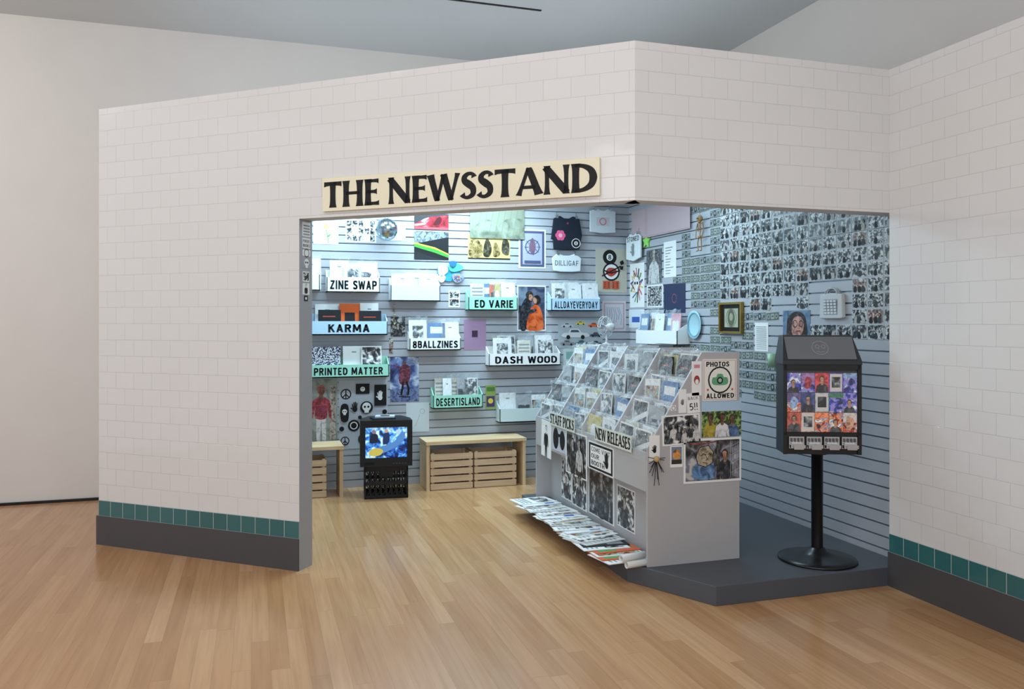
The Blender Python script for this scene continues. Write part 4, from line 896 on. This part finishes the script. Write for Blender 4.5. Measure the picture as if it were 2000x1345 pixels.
def E(h): 
    k = ('e', h)
    if k not in _mc: _mc[k] = glow('screen_'+h.strip('#'), h, .7)
    return _mc[k]
mb = MB(); nx = 14; g = []; sw_, sh_ = w-.09, h-.135
for j in range(nx+1):
    for i in range(nx+1):
        fx, fz = i/nx-.5, j/nx-.5; g.append((.045+sw_*(fx+.5), -.002-.012*(1-4*fx*fx)*(1-4*fz*fz), .075+sh_*(fz+.5)))
mb.add(g, [(j*(nx+1)+i, j*(nx+1)+i+1, (j+1)*(nx+1)+i+1, (j+1)*(nx+1)+i) for j in range(nx) for i in range(nx)], SCR, True)
d = D(mb, sw_, sh_, -.0145); d.p = lambda x, y: (.045+sw_*x, d.y, .075+sh_*y)
d.soft([(.1, .2), (.25, .1), (.6, .25), (.88, .5), (.95, .78), (.85, .8), (.7, .55), (.5, .42), (.25, .33)], E('#4a7ab4')); d.soft([(.08, .14), (.2, .06), (.36, .1), (.42, .24), (.3, .32), (.14, .28)], E('#b8a64a')); d.circ(.78, .84, .06, E('#a7c2c9')); d.soft([(.1, .5), (.28, .52), (.3, .72), (.24, .8), (.14, .78)], E('#0d1a33')); d.circ(.2, .86, .05, E('#7a6a70')); d.soft([(.42, .45), (.56, .5), (.57, .76), (.5, .82), (.43, .76)], E('#182a55')); d.circ(.5, .88, .045, E('#b58a78'))
mb.obj('screen', None, 'glowing blue picture tube showing people', parent=tv)
for i, (x, y, a, ww) in enumerate([(.2, .13, .2, .2), (.22, .14, -.1, .17)]):
    mb = MB(); mb.box(-ww/2, ww/2, -.07, .07, 0, .012, [C('#2c3038'), C('#b5b9bf')][i]); mb.box(-ww/2+.003, ww/2-.003, -.068, .068, .003, .009, PAPER); mb.box(-.04, .04, -.04, .04, .012, .0125, [C('#b9bcc0'), INK][i])
    mb.obj('magazine', fr(-2.69, 3.225, .69+.0125*i, math.radians(-6)) @ Matrix.Translation((x, y, 0)) @ Matrix.Rotation(a, 4, 'Z'), ['dark magazine lying on the television', 'light magazine lying on top of the dark one'][i], 'magazine', group='magazines on the television')

# ------------------------------------------------------------ clothing on slats
def cloth(name, label, pl, box, outline, m, draw=None, th=.02, off=.03, cat='t-shirt'):
    s, z, w, h = pl.rect(*box, off); mb = MB()
    mb.prism([((x-.5)*w, (y-.5)*h) for x, y in outline], 'y', -th, 0, m)
    if draw: draw(D(mb, w, h, -th-.0004))
    o = mb.obj(name, pl.mat(s, z, off), label, cat, bevel=.006)
    mh = MB()
    for x in (-.3, .3):
        mh.tube([(x*w, off, h*.62), (x*w, -.005, h*.62), (x*w, -.01, h*.5)], .0025, CHROME, 6); mh.box(x*w-.012, x*w+.012, -th-.006, .004, h*.42, h*.52, CHROME)
    mh.obj('hanger_clip', None, 'chrome clip hook', parent=o)
def d_tee(d):
    for i in range(6): d.circ(.3+.09*math.cos(i*1.05), .42+.09*math.sin(i*1.05), .07, C('#d85a86'))
    d.circ(.3, .42, .06, C('#f0a0b8')); d.circ(.78, .2, .14, PAPER); ball8(d, .78, .2, .12); d.circ(.52, .78, .03, C('#8a3a5a'))
cloth('folded_tshirt', 'black folded t-shirt with pink flower hanging on slats', BK, (1074, 1137, 422, 488), [(.02, .3), (.1, .92), (.3, 1), (.42, .93), (.58, .93), (.7, 1), (.9, .92), (.98, .45), (.9, .02), (.1, .0), (.08, .3)], C('#1c2230', .8), d_tee)
cloth('folded_tshirt', 'white folded t-shirt with grey capital lettering', BK, (1077, 1134, 495, 531), [(.05, .05), (.0, .75), (.2, 1), (.4, .88), (.6, .88), (.8, 1), (1, .75), (.97, .05), (.7, 0), (.3, 0)], C('#d9e0e4', .8), lambda d: d.text('DILLIGAF', .1, .33, .9, .62, C('#5b626c'), .0))
cloth('folded_tshirt', 'white folded t-shirt in bag with faint red print', BK, (1151, 1201, 408, 456), [(.0, .05), (.0, .9), (.3, 1), (.42, .93), (.58, .93), (.7, 1), (1, .9), (1, .05), (.5, 0)], C('#cfd6dc', .4), lambda d: [d.rect(.25, .3, .75, .65, C('#c9c3ca')), d.ring(.5, .48, .12, .03, C('#c96a72'))])
cloth('folded_tshirt', 'white t-shirt with dark capitals pinned to side wall', RS, (1226, 1254, 455, 510), [(.0, .1), (.0, .85), (.3, 1), (.42, .93), (.58, .93), (.7, 1), (1, .85), (1, .1), (.5, 0)], C('#dfe5e8', .8), lambda d: [d.text('STONED', .08, .7, .92, .88, INK, .02), hand(d, .5, .3, .35, C('#8a8f94'))])
def d_tote(d):
    d.rect(.2, .15, .8, .75, C('#8d9298'))
    for i in range(5):
        for j in range(4): d.rect(.22+j*.145, .18+i*.115, .33+j*.145, .26+i*.115, C('#c9ccce'))
s_, z_, w_, h_ = RS.rect(1600, 1645, 572, 622, .03)
mb = MB(); mb.prism([((x-.5)*w_, (y-.5)*h_) for x, y in [(.0, .05), (.06, .0), (.94, .0), (1, .05), (.97, .95), (.5, 1), (.03, .95)]], 'y', -.03, 0, C('#c2c5c6', .8)); d_tote(D(mb, w_, h_, -.0304))
o = mb.obj('tote_bag', RS.mat(s_, z_, .0), 'off white canvas tote bag with printed grid', 'bag', bevel=.006)
for yy in (-.007, -.025):
    mb = MB(); mb.tube([(-.25*w_, yy, h_*.4), (-.24*w_, yy, h_*.58), (-.1*w_, yy, h_*.68), (.1*w_, yy, h_*.68), (.24*w_, yy, h_*.58), (.25*w_, yy, h_*.4)], .006, C('#b5b8ba', .8), 6); mb.obj('strap', parent=o)
s_, z_ = RS.un(1263, 471, .01); mb = MB(); mb.prism([((.09 if i % 2 == 0 else .045)*math.cos(math.pi*i/5+.3), (.075 if i % 2 == 0 else .035)*math.sin(math.pi*i/5+.3)) for i in range(10)], 'y', -.02, 0, C('#8fd46a')); mb.obj('star_ornament', RS.mat(s_, z_, .0), 'lime green star shaped ornament on side wall', 'ornament', bevel=.004)
s_, z_, w_, h_ = BK.rect(852, 908, 508, 556, .02); mb = MB()
def blob(mb, cx, cz, rx, rz, m, y, n=18, wob=.12, ph=0): mb.prism([(cx+rx*(1+wob*math.sin(3*t+ph))*math.cos(t), cz+rz*(1+wob*math.sin(3*t+ph))*math.sin(t)) for t in [2*math.pi*i/n for i in range(n)]], 'y', y-.012, y, m)
blob(mb, -.02, -.01, .11, .07, C('#3b9ab8'), 0); blob(mb, -.08, .02, .05, .055, C('#dfeef0'), -.012, ph=1); blob(mb, .05, .05, .07, .045, C('#58c2a4'), -.012, ph=2); blob(mb, .07, -.05, .06, .045, C('#8a9ab4'), -.012, ph=.5); blob(mb, -.09, -.06, .04, .035, C('#e8f2f2'), -.012); blob(mb, .02, .085, .035, .03, C('#2f6fa8'), -.024)
for i in range(16): mb.sphere((.07+.04*math.cos(i*2.4)*(.3+i/20), -.026, -.05+.028*math.sin(i*2.4)*(.3+i/20)), .006, [RED, BLU, YEL][i % 3], 8, 5)
mb.obj('cutout_ornament', BK.mat(s_, z_, .0), 'turquoise, green and white cut out wall ornament', 'ornament', bevel=.003)
s_, z_ = RS.un(1356, 634, .02); mb = MB(); mb.lathe([(0, -.004), (.06, -.006), (.09, -.018), (.125, -.028), (.127, -.024), (.09, -.012), (.06, 0), (0, 0)], (0, 0, 0), C('#a9cfdc', .2), 40, 'y', sx=.95); mb.lathe([(.098, -.0235), (.106, -.0262)], (0, -.001, 0), C('#5f9ab0'), 40, 'y', sx=.95)
mb.obj('plate', RS.mat(s_, z_, .0), 'pale blue ceramic plate hung on side wall', 'plate')
s_, z_ = RS.un(1367, 455, .05); BONE = C('#96734a'); mb = MB()
mb.sphere((0, 0, .125), .026, BONE, 14, 8, (1, 1, 1.15)); mb.sphere((0, -.006, .098), .015, BONE, 10, 6)
for e in (-.009, .009): mb.sphere((e, -.024, .125), .006, INK, 8, 5)
mb.tube([(0, 0, .1), (0, .004, .03), (0, 0, -.03)], .005, BONE, 6)
for k in range(5): zz = .08-k*.014; mb.tube([(-.03+.002*k, .0, zz-.006), (-.015, -.014, zz), (0, -.016, zz), (.015, -.014, zz), (.03-.002*k, 0, zz-.006)], .0035, BONE, 5)
mb.tube([(-.04, 0, .085), (.04, 0, .085)], .004, BONE, 5); mb.tube([(-.022, 0, -.03), (0, -.004, -.038), (.022, 0, -.03)], .008, BONE, 6)
for sg in (-1, 1):
    mb.tube([(.04*sg, 0, .085), (.062*sg, 0, .03), (.05*sg, -.01, -.03), (.055*sg, -.01, -.045)], .004, BONE, 5); mb.tube([(.02*sg, 0, -.035), (.03*sg, -.004, -.09), (.026*sg, 0, -.15), (.03*sg, -.02, -.155)], .005, BONE, 5)
mb.tube([(0, 0, .15), (0, .0, .2), (0, .05, .2)], .0015, INK, 5)
mb.obj('skeleton_figure', RS.mat(s_, z_, .05), 'small tan hanging toy skeleton on side wall', 'toy')
s_, z_ = BK.un(755, 448, .16); mb = MB(); mb.sphere((0, 0, 0), .105, C('#b9cdd8', .12, 1.0), 26, 16, smooth=False); o = mb.obj('mirror_ball', BK.mat(s_, z_, .16), 'faceted silver mirror ball hanging by a cord', 'mirror ball')
mb = MB(); mb.tube([(0, 0, .1), (0, 0, 2.95-z_)], .002, INK, 6); mb.lathe([(0, .098), (.014, .098), (.014, .115), (0, .115)], (0, 0, 0), CHROME, 14); mb.obj('cord', parent=o)
fn = thing('desk_fan', RM @ Matrix.Translation((.3, .5, 1.25)) @ Matrix.Rotation(math.radians(-60), 4, 'Z'), 'small white wire caged fan on the rack top', 'fan')
FW = C('#c3c9ce', .35)
mb = MB(); mb.lathe([(0, 0), (.055, 0), (.055, .01), (.02, .02), (.01, .03), (.01, .09), (0, .09)], (0, 0, 0), FW, 24); mb.obj('base', parent=fn)
mb = MB()
for rr, yy in ((.085, 0), (.085, -.03), (.06, -.04), (.035, -.043)): mb.tube([(rr*math.cos(2*math.pi*i/28), yy, .15+rr*math.sin(2*math.pi*i/28)) for i in range(29)], .0022, FW, 5)
for i in range(20): t = 2*math.pi*i/20; mb.tube([(.015*math.cos(t), -.043, .15+.015*math.sin(t)), (.06*math.cos(t), -.04, .15+.06*math.sin(t)), (.085*math.cos(t), -.03, .15+.085*math.sin(t)), (.085*math.cos(t), 0, .15+.085*math.sin(t)), (.02*math.cos(t), .03, .15+.02*math.sin(t))], .0012, FW, 4)
mb.obj('cage', parent=fn)
mb = MB(); mb.lathe([(0, -.03), (.014, -.028), (.016, 0), (.03, .02), (.03, .06), (0, .065)], (0, 0, .15), FW, 18, 'y')
for i in range(4):
    t = i*math.pi/2; mb.add([(.012*math.cos(t), -.02, .15+.012*math.sin(t)), (.07*math.cos(t-.3), -.024, .15+.07*math.sin(t-.3)), (.075*math.cos(t+.25), -.008, .15+.075*math.sin(t+.25)), (.015*math.cos(t+.8), -.008, .15+.015*math.sin(t+.8))], [(0, 1, 2, 3)], C('#8f979e', .3))
mb.obj('blade', parent=fn)
s_, z_ = RS.un(1508, 703, .04); mb = MB(); mb.lathe([(0, -.05), (.03, -.05), (.038, .05), (.035, .05), (.028, -.046), (0, -.046)], (0, 0, 0), C('#9fc4a8', .3), 24)
mb.obj('cup', RS.mat(s_, z_, .0385), 'pale green paper cup fixed to the slat wall', 'cup')
s_, z_ = BK.un(770, 622, .012); mb = MB(); mb.tube([(0, 0, .14), (.004, 0, .05), (-.004, 0, -.02), (.002, 0, -.1)], .0025, C('#b5a878', .3, .6), 6)
for k in range(6): mb.sphere((.003*(-1)**k, 0, .12-.042*k), .009, [C('#d9d2b0'), C('#8c7a5a')][k % 2], 8, 6)
mb.obj('bead_string', BK.mat(s_, z_, .009), 'thin beaded string hanging on the slats', 'ornament')

# ------------------------------------------------------------ lamps
def area(name, M, sx, sy, power, col):
    l = bpy.data.lights.new(name, 'AREA'); l.shape = 'RECTANGLE'; l.size = sx; l.size_y = sy; l.energy = power; l.color = col
    o = bpy.data.objects.new(name, l); COL.objects.link(o); o.matrix_world = M; return o
TUBE = glow('fluorescent', '#d6f0ff', 6)
for a, b, p in ((-1.6, 3.3, 44), (-2.95, 3.3, 30), (-.75, 1.9, 20), (-2.2, 2.2, 28)):
    o = thing('tube_light', fr(a, b, 2.95), 'white fluorescent batten fixed to the booth ceiling', 'light fixture', group='fluorescent battens')
    mb = MB(); mb.prism([(-.03, -.0), (.03, 0), (.05, -.035), (-.05, -.035)], 'x', -.6, .6, WHITE); mb.obj('housing', parent=o)
    mb = MB(); mb.lathe([(0, -.58), (.013, -.58), (.013, .58), (0, .58)], (0, 0, -.05), TUBE, 14, 'x'); mb.obj('tube', parent=o)
    area('booth_lamp', fr(a, b, 2.87), 1.15, .12, p, (.6, .86, 1.0))
def aim(p, t, p2=None):
    a = rt(p[0], p[1]); b = rt(t[0], t[1]); P = Vector((a.x, a.y, p[2])); d = Vector((b.x, b.y, t[2]))-P
    return Matrix.Translation(P) @ d.to_track_quat('-Z', 'Y').to_matrix().to_4x4()
area('gallery_lamp', aim((-1.9, 2.9, 4.08), (-1.5, 4.6, .4)), 3, .4, 26, (1, .975, .96))
area('gallery_lamp', aim((.9, 2.0, 4.08), (.9, 4.2, .4)), 2.2, .5, 23, (1, .975, .96))
area('gallery_lamp', aim((-5.4, 4.4, 4.08), (-4.6, 6.9, .5)), 2.2, .5, 50, (1, .97, .94))
area('gallery_lamp', aim((-1.5, -2.6, 3.6), (-.5, 4.5, 1.2)), 6, 1.6, 66, (1, .98, .97))
area('ceiling_fill', aim((-1.0, -1.5, 2.4), (-.4, 3.6, 4.6)), 5, .6, 60, (.86, .94, 1))  # upward fill added behind the camera to lift the ceiling
# unseen fill lights added over the booth roof to brighten the gallery ceiling
UPM = Matrix.Rotation(math.pi, 4, 'X')
area('ceiling_fill', fr(-1.0, 1.9, 3.02) @ UPM, 2.0, 2.6, 9.5, (.84, .93, 1))
area('ceiling_fill', fr(-3.0, 3.0, 3.02) @ UPM, 2.2, 1.2, 5, (.84, .93, 1))
w = bpy.data.worlds.new('world'); S.world = w; w.use_nodes = True
w.node_tree.nodes['Background'].inputs[0].default_value = (.95, .97, 1, 1); w.node_tree.nodes['Background'].inputs[1].default_value = .74

cam = bpy.data.cameras.new('camera'); co = bpy.data.objects.new('camera', cam); COL.objects.link(co); S.camera = co
cam.sensor_width = 36; cam.lens = 36*F/2000; cam.shift_y = -(672.5-HOR)/2000; cam.clip_start = .05
co.matrix_world = Matrix.Translation((0, 0, EYE)) @ Matrix.Rotation(TW, 4, 'Z') @ Matrix.Rotation(math.pi/2, 4, 'X')
S.view_settings.view_transform = 'Standard'; S.view_settings.exposure = 0
